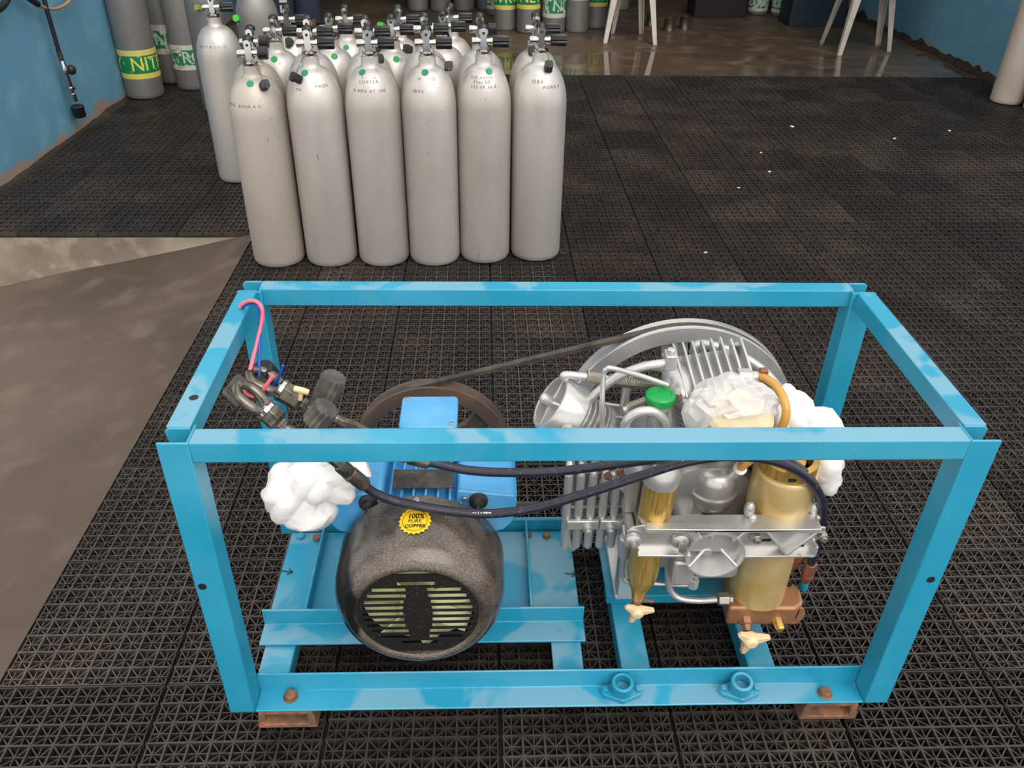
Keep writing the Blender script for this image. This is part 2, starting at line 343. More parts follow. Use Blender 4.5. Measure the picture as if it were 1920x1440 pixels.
def tile_mesh(sx, sy, n=8):
    b = MB(); g = .0042; gy = .0010; x1, y1 = sx-g, sy-gy; e = .0062; zb = -.0155
    px_, py_ = sx/n, sy/n
    b.box((g, gy, zb), (e, y1, -.0045)); b.box((x1-.002, gy, zb), (x1, y1, -.0045))
    b.box((e, gy, zb), (x1-.002, .0035, .0004)); b.box((e, y1-.002, zb), (x1-.002, y1, .0002))
    h = .0018
    for i in range(1, n): b.box((i*px_-h, gy, zb), (i*px_+h, y1, 0)); b.box((g, i*py_-h, zb), (x1, i*py_+h, -.0004))
    h = .0010
    for i in range(n): b.box(((i+.5)*px_-h, gy, zb), ((i+.5)*px_+h, y1, -.0030)); b.box((g, (i+.5)*py_-h, zb), (x1, (i+.5)*py_+h, -.0034))
    # slanting gussets that meet in the middle of every cell
    for i in range(n):
        for j in range(n):
            cx, cy = (i+.5)*px_, (j+.5)*py_
            for ux, uy in ((1, 1), (-1, 1), (1, -1), (-1, -1)):
                d = Vector((ux*px_*.5, uy*py_*.5, 0)); nn = Vector((-d.y, d.x, 0)).normalized()*.0010; c0 = Vector((cx, cy, 0))
                if not (e < cx+d.x < x1-e): d.x *= .86
                if not (e < cy+d.y < y1-e): d.y *= .90
                v = b.ring([c0-nn+Vector((0, 0, zb)), c0+d-nn*1.2+Vector((0, 0, zb)), c0+d+nn*1.2+Vector((0, 0, zb)), c0+nn+Vector((0, 0, zb))])
                w_ = b.ring([c0-nn+Vector((0, 0, -.0060)), c0+d-nn*1.2+Vector((0, 0, -.0012)), c0+d+nn*1.2+Vector((0, 0, -.0012)), c0+nn+Vector((0, 0, -.0060))])
                b.skin([v, w_])
    return b
proto = tile_mesh(SX, SY).build('tile', tile_m, floor, angle=20); proto_used = False
def put_tile(x, y, sx=1, sy=1, rot=0):
    global proto_used
    o = proto if not proto_used else proto.copy()
    if proto_used: COL.objects.link(o); o.parent = floor
    proto_used = True
    o.location = (x, y, 0); o.scale = (sx, sy, 1); o.rotation_euler.z = 0
    if rot: o.rotation_euler.z = PI/2; o.location.x = x+SX*sx; o.scale = (sy*SY/SX, sx*SX/SY, 1)
for i in range(-5, 9):
    for j in range(-6, 14):
        y0 = ys0-(j+1)*SY + 0
        if y0 < -.98 or y0 > YB-.1: continue
        x0 = xs0+i*SX
        # keep only tiles the photograph could plausibly show
        if x0 > .45+(y0+.95)*.95+.75 or x0+SX < .25-(y0+.95)*.8-.45: continue
        put_tile(x0, y0, 1, 1, False)
for i in range(-9, -5):
    for j in range(8): put_tile(xs0+i*SX, YE+.002+j*(YB-YE)/8, 1, (YB-YE)/8/SY, False)

# sloping concrete apron beside the mat and the riser of the slab
zl = -.27; xl = -1.75
ap = MB()
n = 10; rows = []
for j in range(n+1):
    y = -1.6+(YE+1.6)*j/n; row = []
    for i in range(9):
        t = i/8; x = XE+.004+(xl-XE)*t; row.append(ap.bm.verts.new((x, y, -.004 + zl*t*(1.0 if y > 1.2 else 1.0) + .004*noise.noise(Vector((x*3, y*3, 0))))))
    rows.append(row)
for j in range(n):
    for i in range(8): ap.bm.faces.new((rows[j][i], rows[j][i+1], rows[j+1][i+1], rows[j+1][i]))
ap.box((xl-6.0, -4.0, -.62), (xl+.02, 12.0, -.272)); ap.box((xl-.1, -1.65, -.62), (XE+.003, YE+.02, -.35)); ap.box((XE-.03, -1.65, -.36), (XE+.003, YE+.02, -.02))
apron = ap.build('floor_apron', apron_conc); tag(apron, 'sloping brown concrete apron beside the black mat', kind='structure')
rs_ = MB(); rows = []
for i in range(25):
    t = i/24; x = XE+.03+(xl-XE-.03)*t; o = []
    for k in range(6):
        zt = -.016; zb = zl*max(0, (x-XE)/(xl-XE))-.03; z = zt+(zb-zt)*k/5
        o.append(rs_.bm.verts.new((x, YE-.004+.010*noise.noise(Vector((x*5, 1, z*9)))-.02*(k/5)**2, z)))
    rows.append(o)
for i in range(24):
    for k in range(5): rs_.bm.faces.new((rows[i][k], rows[i][k+1], rows[i+1][k+1], rows[i+1][k]))
ris = rs_.build('trim_1', riser_conc); tag(ris, 'pale rough concrete edge of the slab under the mat', kind='structure')

wl = MB().box((XL-.2, YE+.25, -.3), (XL, 9.6, 2.9)).build('wall_left', wall_m); tag(wl, 'blue painted wall with peeling plaster along its foot, on the left', kind='structure')
wr = MB().box((XR, 2.4, -.3), (XR+.2, 9.6, 2.9)).build('wall_right', wall_m); tag(wr, 'blue painted wall with dark mould along its foot, on the right', kind='structure')
wb = MB().box((XL-.2, 9.4, -.3), (XR+.2, 9.6, 2.9)).build('wall_back', wall_dark); tag(wb, 'dim plaster wall at the far end of the back room', kind='structure')
ce = MB().box((XL-.2, 4.6, 2.9), (XR+.2, 9.6, 3.05)).build('ceiling', wall_dark); tag(ce, 'plain ceiling over the back room', kind='structure')
# strips of dirt along the feet of the walls
def dirt(name, x, y0, y1, side, hmax, lab):
    b = MB(); m = 90; r0, r1, r2 = [], [], []
    for i in range(m+1):
        y = y0+(y1-y0)*i/m; h = hmax*(.3+.7*abs(noise.noise(Vector((y*6, x, 2))))*1.5) * (.6+.8*abs(noise.noise(Vector((y*19, x, 5)))))
        d = .035+.03*noise.noise(Vector((y*5, 3, x)))
        r0.append(b.bm.verts.new((x+side*d, y, -.008 if y < YB else -.011))); r1.append(b.bm.verts.new((x+side*d*.35, y, h*.45))); r2.append(b.bm.verts.new((x+side*.001, y, h)))
    for i in range(m):
        b.bm.faces.new((r0[i], r0[i+1], r1[i+1], r1[i])); b.bm.faces.new((r1[i], r1[i+1], r2[i+1], r2[i]))
    return tag(b.build(name, moss), lab, kind='structure')
dirt('trim_2', XL, YE+.26, 7.5, 1, .016, 'thin line of dirt along the foot of the left wall')
dirt('trim_3', XR, 2.6, 8.5, -1, .075, 'ragged dark dirt and mould along the foot of the right wall')

# ================================================================ BLUE FRAME
W, D, H = 1.096, .4565, .558
fr = thing('compressor_frame', 'rectangular blue angle-iron frame around the motor and the air compressor', 'metal frame', (-.001, .0034, .05))
fr.rotation_euler = (.0061, .005, -.002)
X, Y_, Z = Vector((1, 0, 0)), Vector((0, 1, 0)), Vector((0, 0, 1))
a, at_, ab = .041, .032, .043
def fp(b, name, mat=blue_clean, bevel=.0018): return b.build(name, mat, fr, bevel, local=True)
for x, s in ((a, -1), (W-a, 1)):
    fp(MB().angle((x, 0, 0), (x, 0, H), X*s, a, Y_, a), 'front_post')
    fp(MB().angle((x, D-a, 0), (x, D-a, H), X*s, a, Y_, a), 'back_post')
fp(MB().angle((a, 0, H), (W-a, 0, H), Y_, at_, -Z, at_), 'top_rail', blue)
fp(MB().angle((a-.006, D-at_, H), (W-a+.006, D-at_, H), Y_, at_, -Z, at_), 'top_rail', blue)
for x, s in ((at_+.002, -1), (W-at_-.002, 1)):
    fp(MB().angle((x, at_+.004, H), (x, D-at_-.002, H), X*s, at_, -Z, at_), 'top_rail', blue)
    x0, x1 = (0, at_+.003) if s < 0 else (W-at_-.003, W)
    pl = [(x0+.004, -.033), (x1, -.033), (x1, 0), (x0+.006, 0), (x0, -.006)] if s < 0 else [(x0, -.033), (x1-.004, -.033), (x1, -.006), (x1-.006, 0), (x0, 0)]
    fp(MB().prism(pl, (0, at_, H), X, Z, (0, .004, 0)), 'corner_tab')
    fp(MB().prism(pl, (0, D-.004, H), X, Z, (0, .004, 0)), 'corner_tab')
fp(MB().angle((a, ab, 0), (W-a, ab, 0), -Y_, ab, Z, .045), 'bottom_rail', blue)
fp(MB().angle((a, D-ab, 0), (W-a, D-ab, 0), Y_, ab, Z, .036), 'bottom_rail')
for x0, x1, sd in ((.03, .083, 1), (.536, .589, 1), (.655, .705, 0), (.878, .925, 0)):
    b = MB().box((x0, ab+.004, .002), (x1, D-ab-.004, .006))
    b.box((x0, ab+.004, -.034), (x0+.004, D-ab-.004, .002)) if not sd else b.box((x1-.004, ab+.004, -.030), (x1, D-ab-.004, .002))
    fp(b, 'base_beam', blue if sd else blue_clean)
fp(MB().angle((.02, .176, .008), (.598, .176, .008), -Y_, .05, Z, .040, .005), 'cross_angle', blue)
fp(MB().box((.024, .179, .0065), (.594, D-ab-.006, .0105)), 'motor_plate', blue)
for x in (.093, .500): fp(MB().box((x, .181, .011), (x+.005, D-ab-.006, .042)), 'plate_web', blue)
fp(MB().box((.645, .215, .007), (.935, .245, .028)).box((.645, .245, .024), (.935, D-ab-.01, .028)), 'compressor_plate')
# bolts, sockets, feet
for p, r, mt in (((545, 1305), .0105, rust), ((1547, 1294), .0105, rust)):
    q = atz(*p, .056)-Vector(fr.location); fp(MB().lathe([(r*1.2, 0), (r*1.2, .002)], (q.x, q.y, .004)).hexbolt((q.x, q.y, .006), Z, r, .008), 'bolt', mt, .001)
for p, mt in (((564, 1001), blue_clean), ((594, 1008), rust), ((988, 998), rust), ((1024, 1001), rust)):
    q = atz(*p, .066)-Vector(fr.location); fp(MB().hexbolt((q.x, min(q.y, D-ab-.02), .0105), Z, .009, .008), 'bolt', mt, .001)
for px_ in ((1165, 1296), (1386, 1293)):
    q = atz(*px_, .056)-Vector(fr.location); ax = Vector((-.05, -.12, 1)).normalized(); u, v, w_ = basis(ax)
    u, v = X, Y_
    dia = [(-.036, 0), (-.030, -.009), (0, -.021), (.030, -.009), (.036, 0), (.030, .009), (0, .021), (-.030, .009)]
    so_ = fp(MB().prism(dia, (q.x, q.y, .004), u, v, (0, 0, .010)).lathe([(.0185, 0), (.0185, .026), (.0165, .028), (.0125, .028), (.012, .006)], (q.x, q.y, .013), ax, 24), 'flange_socket', blue_clean, .0012)
    for s in (-1, 1): fp(MB().hexbolt((q.x+s*.028, q.y, .014), Z, .006, .007), 'socket_bolt', blue_clean, .0008).parent = so_
for x in (.088, 1.005):
    for y in (.014, D-.05):
        o = [(-.05, -.047), (.05, -.047), (.044, -.004), (-.044, -.004)]; i = [(-.036, -.038), (.036, -.038), (.033, -.012), (-.033, -.012)]
        f_ = MB().holed(o, i, (x, y-.012 if y < .1 else y, 0), X, Z, (0, .06, 0)).box((x-.036, y+.04, -.038), (x+.036, y+.045, -.012))
        fp(f_, 'foot', rust, .003)
for q, d_ in ((at(380, 1098, .0034), -Y_), (at(1743, 1083, .0034), -Y_), (atz(363, 744, .610), Z)):
    q = q-Vector(fr.location); q2 = fr.rotation_euler.to_matrix().inverted() @ q
    if d_ == Z: q2.z = H
    else: q2.y = 0
    fp(MB().lathe([(.0062, 0), (.0062, .0006)], q2, d_, 18), 'bolt_hole', black_ink, 0)
# arrows drawn on the plate
def arrow(px0, px1, z, dz=0):
    A = atz(*px0, z)-Vector(fr.location); B = atz(*px1, z)-Vector(fr.location); A.z = B.z = z-.05+.0004; d = (B-A); L = d.length; d.normalize(); n_ = Vector((-d.y, d.x, 0)); t = .0011
    b = MB()
    for p, q in ((A, B), (B, B-d*L*.38+n_*L*.3), (B, B-d*L*.38-n_*L*.3)):
        e = (q-p).normalized(); m_ = Vector((-e.y, e.x, 0))*t
        b.bm.faces.new(b.ring([p-m_, q-m_, q+m_, p+m_]))
    return b.build('marker_arrow', black_ink, fr, local=True)
arrow((1058, 1073), (1080, 1076), .0615); arrow((526, 1071), (548, 1074), .0615)

# ================================================================ ELECTRIC MOTOR
xm, zm, y0m = .315, .258, .018
mo = thing('electric_motor', 'blue electric motor with a dusty black fan cover facing forward', 'motor', (xm, .2, .062))
R = .134
cov = MB().lathe([(.0935, .012), (.0935, .004), (.096, .0015), (.100, .0), (.107, .002), (.117, .010), (.127, .026), (.1325, .046), (R, .062), (R, .125), (.130, .126), (.130, .06), (.10, .015)], (xm, y0m, zm), Y_, 72, caps=False).build('fan_cover', cover_m, mo)
g = MB(); rg = .0945; pitch = .0131; yb = y0m+.005
for k in range(-6, 7):
    zc = k*pitch; hs = .0043; ch = lambda z: math.sqrt(max(rg**2-z*z, 0))
    def strip(z0, z1, xa, xb):                      # strip clipped to the disc; None = rim
        n_ = 2; f = []
        for z in (z0, z1):
            l = -ch(z) if xa is None else max(xa, -ch(z)); r = ch(z) if xb is None else min(xb, ch(z)); f.append((l, r, z))
        if f[0][1]-f[0][0] < .001 and f[1][1]-f[1][0] < .001: return
        g.prism([(f[0][0], f[0][2]), (f[0][1], f[0][2]), (f[1][1], f[1][2]), (f[1][0], f[1][2])], (xm, yb, zm), X, Z, (0, .002, 0))
    z0, z1 = zc-pitch/2, zc+pitch/2
    if abs(z0) > rg or abs(z1) > rg: z0, z1 = max(z0, -rg+.0005), min(z1, rg-.0005)
    if abs(k) >= 6: strip(z0, z1, None, None); continue
    strip(z0, zc-hs, None, None); strip(zc+hs, z1, None, None)
    half = ch(abs(zc)+hs)-.009; cw = .012+.0105*(1-abs(k)/6)**.5*(1 if abs(k) < 3 else .6)
    if abs(k) == 5: strip(zc-hs, zc+hs, None, -.028); strip(zc-hs, zc+hs, .028, None); continue
    strip(zc-hs, zc+hs, None, -half); strip(zc-hs, zc+hs, half, None); strip(zc-hs, zc+hs, -cw, cw)
gr = g.build('fan_grille', P('dusty_black_grille', c(26, 25, 25), .45, 0, [(300, c(92, 82, 72), .6, .75)]), cov)
MB().lathe([(.006, 0), (.006, .0015)], (xm+.001, yb-.0012, zm-.002), Y_, 16).build('center_hole', black_ink, gr)
fan = MB().lathe([(.03, 0), (.03, .03)], (xm, y0m+.012, zm), Y_, 20)
fan.lathe([(.088, .022), (.088, .025)], (xm, y0m+.012, zm), Y_, 40)
for k in range(7):
    A = 2*PI*k/7+.5; ca, sa = math.cos(A), math.sin(A)
    M_ = Matrix.Translation((xm, y0m+.022, zm)) @ Matrix.Rotation(A, 4, 'Y') @ Matrix.Rotation(.9, 4, 'X')
    fan.box((.025, -.014, -.0015), (.086, .016, .0015), M_)
fan.build('cooling_fan', cream, mo)
for px_, py_ in ((784, 938), (864, 935), (715, 940)):
    dd = ray(px_, py_); 
scr = MB().lathe([(.006, 0), (.006, .004), (.004, .006)], (xm-.002, y0m+.112, zm+R-.001), Z, 12).build('screw', zinc, cov)
MB().lathe([(.112, 0), (.112, .17), (.105, .19), (.085, .205)], (xm, y0m+.12, zm), Y_, 48).build('motor_body', motor_blue, mo)
fins = MB(); body_fins = []
for k in range(40):
    A = 2*PI*(k+.5)/40
    if -PI*.62 < (A-PI*1.5) < PI*.12 and False: continue
    M_ = Matrix.Translation((xm, y0m+.13, zm)) @ Matrix.Rotation(A, 4, 'Y')
    f = MB().box((.108, 0, -.0016), (.125, .155, .0016), M_).build('cooling_fin', motor_blue, mo)
for s in (-1, 1):
    MB().box((xm+s*.075-.022, y0m+.16, .063), (xm+s*.075+.022, y0m+.28, .078)).box((xm+s*.075-.006, y0m+.16, .078), (xm+s*.075+.006, y0m+.28, .19)).build('mounting_foot', motor_blue, mo, .003)
# capacitor housings left and right
def cap_box(s):
    cx = xm+s*.103; cz = zm+.082; b = MB()
    prof = [(-.048, -.045), (.018, -.045), (.036, -.038), (.048, -.020), (.050, 0), (.050, .030), (.044, .038), (-.048, .038)]
    u = Vector((s*math.cos(.12), 0, -math.sin(.12))); v = Vector((s*math.sin(.12), 0, math.cos(.12)))
    b.prism(prof, (cx, .168, cz), u, v, (0, .155, 0))
    o = b.build('capacitor_housing', motor_blue, mo, .008, seg=3)
    b2 = MB().prism([(x*.99, y*.99) for x, y in prof], (cx, .163, cz), u, v, (0, .006, 0)).build('end_cover', motor_blue, o, .002)
    q = at(690, 945, .158) if s < 0 else at(897, 941, .158)
    MB().lathe([(.0155, 0), (.015, .003), (.010, .005), (.008, .013), (.0045, .014)], q+Vector((0, .003, 0)), (0, -1, .1), 20).build('grommet', black_rubber, o)
    e = q+Vector((-s*.004, -.05, -.03))
    MB().tube([q+Vector((0, -.008, 0)), q+Vector((-s*.001, -.025, -.004)), e], .0038).build('cable', black_rubber, o)
    qs = at(712, 940, .160) if s < 0 else at(871, 936, .160)
    MB().lathe([(.0045, 0), (.0045, .003), (.003, .0045)], qs+Vector((0, .002, 0)), (0, -1, .1), 12).build('screw', zinc, o)
cap_box(-1); cap_box(1)
tb = MB().prism(rrect(.092, .086, .008), (xm+.010, .305, .36), X, Y_, (0, 0, .066)).build('terminal_box', motor_blue, mo, .003)
lid = MB().prism(rrect(.097, .091, .009), (xm+.010, .305, .427), X, Y_, (0, 0, .012)).build('lid', motor_blue, tb, .002)
for sx, sy in ((-1, 1), (1, -1)): MB().lathe([(.0045, 0), (.0045, .002), (.003, .003)], (xm+.010+sx*.039, .305+sy*.036, .438), Z, 12).build('screw', zinc, lid)
q = Vector((xm+.010-.046, .275, .392)); MB().lathe([(.011, 0), (.011, .014), (.008, .016), (.008, .03), (.006, .031)], q, -X, 16).build('cable_gland', black_plastic, tb)
# nameplate on top of the fins
A_, B_, C_, D_ = (atz(738, 880, .388), atz(851, 880, .388), atz(851, 914, .386), atz(736, 915, .386))
npl = MB(); npl.skin([npl.ring([A_, B_, C_, D_]), npl.ring([p-Vector((0, 0, .002)) for p in (A_, B_, C_, D_)])])
npl = npl.build('nameplate', plate_m, mo, .0006)
for p in (A_+(C_-A_)*.05, C_-(C_-A_)*.05, B_+(D_-B_)*.05): MB().lathe([(.0022, 0), (.0018, .0012)], p, Z, 10).build('rivet', rust, npl)
# star sticker reading 100% PURE COPPER on the cover
def on_cover(u_, v_, lift=.0006, y_c=.0865, x_c=.313):
    th = (x_c-xm+u_)/R; r = R+lift; return Vector((xm+r*math.sin(th), y_c+v_, zm+r*math.cos(th)))
st = bmesh.new(); nst = 40; ctr = st.verts.new((0, 0, 0)); rim = []
for k in range(nst):
    rr = .0250 if k % 2 == 0 else .0222; rim.append(st.verts.new((rr*math.cos(2*PI*k/nst), rr*1.22*math.sin(2*PI*k/nst), 0)))
for k in range(nst): st.faces.new((ctr, rim[k], rim[(k+1) % nst]))
wrap_text(st, lambda x, y: on_cover(x, y))
for v in st.verts: v.co -= Vector(mo.location)
stk = obj_from_bm('sticker', st, yellow, cov)
def ink(bm, name, dx, dy, mat_=black_ink, ysc=1.22):
    wrap_text(bm, lambda x, y: on_cover(x+dx, y*ysc+dy, .0012), .003)
    for v in bm.verts: v.co -= Vector(mo.location)
    o = obj_from_bm(name, bm, mat_, stk); return o
ink(text_mesh('100%', .0125, .92, .12, .0003), 'lettering', .001, .0085)
ink(text_mesh('PURE', .0085, 1.05, 0), 'lettering', .0, -.002)
ink(text_mesh('COPPER', .0078, 1.1, 0, .0002), 'lettering', .001, -.0125)
rg_ = bmesh.new(); n = 48; o1 = [rg_.verts.new((.0188*math.cos(2*PI*k/n), .0188*math.sin(2*PI*k/n), 0)) for k in range(n)]; o2 = [rg_.verts.new((.0182*math.cos(2*PI*k/n), .0182*math.sin(2*PI*k/n), 0)) for k in range(n)]
for k in range(n): rg_.faces.new((o1[k], o1[(k+1) % n], o2[(k+1) % n], o2[k]))
ink(rg_, 'printed_ring', 0, 0)
# drive pulley
yp = .440; rp = .149
pu = MB().lathe([(.123, -.016), (rp, -.016), (rp, -.010), (rp-.014, -.003), (rp-.014, .003), (rp, .010), (rp, .016), (.123, .016), (.123, -.016)], (xm+.004, yp, zm), Y_, 72, caps=False).build('pulley_rim', pulley_m, mo)
hub = MB().lathe([(.034, -.024), (.034, .012)], (xm+.004, yp, zm), Y_, 28).cyl((xm+.004, y0m+.32, zm), (xm+.004, yp+.018, zm), .012).build('pulley_hub', pulley_m, mo)
for k in range(5):
    A = 2*PI*k/5+PI*.2
    M_ = Matrix.Translation((xm+.004, yp, zm)) @ Matrix.Rotation(A, 4, 'Y')
    b = MB(); a0 = [M_ @ Vector(p) for p in ((.028, -.008, -.018), (.028, .008, -.018), (.028, .008, .018), (.028, -.008, .018))]; a1 = [M_ @ Vector(p) for p in ((.126, -.006, -.024), (.126, .006, -.024), (.126, .006, .024), (.126, -.006, .024))]
    am = [M_ @ Vector(p) for p in ((.085, -.007, -.011), (.085, .007, -.011), (.085, .007, .011), (.085, -.007, .011))]
    b.skin([b.ring(a0), b.ring(am), b.ring(a1)]).build('pulley_spoke', pulley_m, mo, .002)

# ================================================================ AIR COMPRESSOR
xf, zf, yf = .787, .313, .436; RF = .221
co = thing('air_compressor', 'silver piston air compressor with finned cylinders, tubes and brass filters', 'compressor', (xf, .28, .078))
rim = MB().lathe([(.192, -.016), (RF-.001, -.016), (RF, -.0145), (RF, -.007), (RF-.012, -.003), (RF-.012, .003), (RF, .007), (RF+.001, .018), (.192, .018), (.192, -.016)], (xf, yf, zf), Y_, 96, caps=False).build('flywheel_rim', silver, co)
MB().lathe([(.045, -.03), (.045, .02), (.03, .024)], (xf, yf, zf), Y_, 32).build('flywheel_hub', silver, co)
for k in range(5):
    A = -(PI/2)+2*PI*k/5-.13
    M_ = Matrix.Translation((xf, yf, zf)) @ Matrix.Rotation(A, 4, 'Y')
    b = MB().box((.04, -.004, -.024), (.196, .004, .024), M_).box((.04, -.012, -.004), (.194, -.004, .004), M_)
    b.build('flywheel_spoke', silver_dark, co, .002)
# crankcase
MB().lathe([(.10, .14), (.105, .15), (.105, .34), (.08, .37), (.05, .40)], (xf, .05, zf-.01), Y_, 40).build('crankcase', silver_dark, co)
MB().box((xf-.09, .275, .080), (xf+.09, .385, .26)).build('crankcase_sump', silver_dark, co, .012)
for s in (-1, 1):
    MB().box((xf+s*.108-.022, .205, .078), (xf+s*.108+.022, .365, .090)).box((xf+s*.10-.008, .22, .09), (xf+s*.10+.008, .35, .20)).build('mounting_foot', silver, co, .003)
MB().box((.66, .205, .085), (.70, .235, .22)).build('corner_bracket', silver, co, .003)
# left cylinder
yc = .255; dl = Vector((-.825, 0, .565)).normalized(); cen = Vector((xf, yc, zf)); hl = 0.335
def ringfins(name, o, axis, r_in, r_out, h0, h1, n_, th, mat_, parent):
    MB().cyl(o+axis*h0, o+axis*h1, r_in, n=28).build(name, mat_, parent)
    for i in range(n_):
        h = h0+(h1-h0)*(i+.5)/n_
        MB().lathe([(r_in*.95, -th/2), (r_out, -th/2*.6), (r_out, th/2*.6), (r_in*.95, th/2)], o+axis*h, axis, 36).build('cooling_fin', mat_, parent)
ringfins('lower_cylinder', cen, dl, .022, .031, .10, .215, 8, .006, silver, co)
MB().lathe([(.030, .208), (.042, .214), (.042, .222), (.030, .226)], cen, dl, 36).build('cylinder_flange', silver, co)
ringfins('upper_cylinder', cen, dl, .030, .0425, .222, .270, 5, .005, silver, co)
hd = MB().lathe([(.044, .268), (.049, .272), (.049, .314), (.046, .318), (.041, .318), (.041, .300), (.0, .300)], cen, dl, 44, caps=False).build('cylinder_head', silver, co, .001)
u, v, w_ = basis(dl)
for A in (.55, .55+PI/2):
    dirv = u*math.cos(A)+v*math.sin(A); prp = dl.cross(dirv)
    o = cen+dl*.298; b = MB()
    b.prism([(-.042, 0), (.042, 0), (.042, .017), (-.042, .017)], o-prp*.0025, dirv, dl, prp*.005); b.build('head_rib', silver, hd, .0008)
MB().lathe([(.008, .30), (.009, .325), (.0085, .332), (.004, .336)], cen, dl, 18).build('head_boss', silver, hd)
q = at(1062, 806, .205); MB().lathe([(.014, 0), (.014, .012), (.009, .014), (.009, .02)], q, (0, -1, .25), 6).build('union_nut', zinc, co, .001)
MB().box((-.02, -.02, -.022), (.02, .02, .022), Matrix.Translation(cen+dl*.235+Vector((0, -.035, -.012))) @ dl.to_track_quat('Z', 'Y').to_matrix().to_4x4()).build('valve_block', silver, co, .003)
# upright cylinder with finned head
up = Vector((-.17, -.08, 1)).normalized(); c0 = Vector((xf+.034, .296, zf))
ringfins('upright_cylinder', c0, up, .050, .064, .10, .190, 8, .005, silver, co)
MB().lathe([(.066, .185), (.069, .188), (.069, .204), (.066, .207)], c0, up, 44).build('cylinder_flange', silver, co)
Mh = Matrix.Translation(c0+up*.205) @ Matrix.Rotation(-math.atan2(.17, 1), 4, 'Y') @ Matrix.Rotation(math.atan2(.08, 1), 4, 'X')
hxv = lambda x, y, z: Mh @ Vector((x, y, z)); mx3 = Mh.to_3x3()
MB().prism(rrect(.140, .122, .03), hxv(0, 0, 0), mx3 @ X, mx3 @ Y_, mx3 @ Vector((0, 0, .014))).build('head_base', silver_dark, co, .004)
MB().sphere((0, 0, 0), 1, (.026, .050, .020), 3).build('head_dome', silver, co, local=True).matrix_local = Matrix.Translation(-Vector(co.location)) @ Mh @ Matrix.Translation((-.050, -.004, .012))
for k in range(8):
    x = -.046+.0155*k; L = .055*(1 if k < 6 else .85)
    poly = [(-L, 0), (L, 0), (L, .034), (L-.008, .036), (0, .026), (-L+.012, .014), (-L, .006)]
    MB().prism(poly, hxv(x-.0020, 0, .012), mx3 @ Y_, mx3 @ Z, mx3 @ Vector((.0042, 0, 0))).build('head_fin', silver, co, .0015)
for x in (-.06, .06):
    for y in (-.052, .05): MB().hexbolt(hxv(x, y, .014), up, .007, .014).build('head_bolt', zinc, co)
# right cylinder
dr_ = Vector((.80, 0, .60)).normalized()
ringfins('right_cylinder', Vector((xf, .26, zf)), dr_, .036, .046, .10, .185, 5, .005, silver, co)
MB().lathe([(.048, .180), (.048, .205), (.04, .21)], Vector((xf, .26, zf)), dr_, 32).build('cylinder_head', silver, co)
# oil filler with green cap
q = at(1237, 752, .215)
of = MB().lathe([(.016, -.09), (.016, -.012), (.019, -.010), (.019, 0)], q, Z, 24).build('oil_filler', silver, co)
MB().lathe([(.0225, 0), (.0235, .002), (.0235, .012), (.0215, .0145), (.018, .0155), (.017, .0140), (0.0, .0140)], q, Z, 40).build('filler_cap', green_cap, of)
# air intake dome with clips
yd = .185; q = at(1338, 945, yd); dz = q.z-.006
dm = MB().lathe([(.020, -.03), (.024, -.022), (.034, -.014), (.037, 0), (.037, .010), (.041, .011), (.041, .016), (.037, .018), (.0365, .040), (.034, .052), (.027, .061), (.015, .066), (0, .0675)], (q.x, yd+.02, dz+.01), Z, 44).build('intake_dome', silver, co)
for s in (-1, 1):
    pth = [Vector((q.x+s*x, yd+.012, dz+.01+z)) for x, z in ((.036, .034), (.043, .030), (.040, .020), (.048, .012), (.049, -.002), (.043, -.012), (.039, -.008))]
    MB().tube(pth, .0022, 6).build('spring_clip', zinc, dm)
MB().box((q.x-.012, yd-.024, dz-.018), (q.x+.012, yd-.016, dz-.004)).build('front_clip', zinc, dm, .002)
p0 = Vector((q.x+.024, yd+.005, dz+.062)); p1 = at(1388, 878, .165); MB().cyl(p0, p1, .011, n=16).build('dome_outlet', silver, dm)
MB().lathe([(.046, 0), (.046, .05), (.040, .058)], (q.x-.004, yd+.05, dz-.075), Z, 32).build('dome_seat', silver_dark, co)
MB().prism(rrect(.052, .11, .014), (q.x-.040, .165, dz-.058), X, Z, (0, .05, 0)).build('side_housing', silver_dark, co, .006)
MB().prism(rrect(.10, .05, .014), (q.x-.005, .13, .235), X, Z, (0, .07, 0)).build('lower_housing', silver_dark, co, .005)
q = at(1285, 1078, .125); MB().box((q.x-.026, .11, q.z-.012), (q.x+.010, .16, q.z+.045)).build('drain_block', silver, co, .006)
MB().lathe([(.009, 0), (.009, .018), (.006, .02)], at(1300, 1092, .12)+Vector((0, 0, -.010)), Z, 6).build('drain_nut', silver, co)
# front bracket casting
yk = .088
def bk(px, py): p = at(px, py, yk); return (p.x, p.z)
outer = [bk(1213, 995), bk(1540, 998), bk(1554, 1000), bk(1552, 1014), bk(1531, 1026), bk(1528, 1044), bk(1392, 1045), bk(1300, 1044), bk(1202, 1043), bk(1180, 1022), bk(1177, 1008), bk(1188, 999)]
br = MB().prism(outer, (0, yk+.012, 0), X, Z, (0, .004, 0)).build('front_bracket', silver, co, .001)
def edge_rib(pts, wdt=.0045, dep=.016):
    for p, q_ in zip(pts, pts[1:]):
        p, q_ = Vector((p[0], yk, p[1])), Vector((q_[0], yk, q_[1])); d = (q_-p).normalized(); n_ = Vector((-d.z, 0, d.x))*wdt/2
        b = MB(); e = Vector((0, dep, 0)); b.skin([b.ring([p-n_, q_-n_, q_+n_, p+n_]), b.ring([p-n_+e, q_-n_+e, q_+n_+e, p+n_+e])]); b.build('bracket_rib', silver, br, .001)
edge_rib([bk(1213, 995), bk(1540, 998)], .006); edge_rib([bk(1196, 1043), bk(1295, 1044)]); edge_rib([bk(1390, 1045), bk(1528, 1044)])
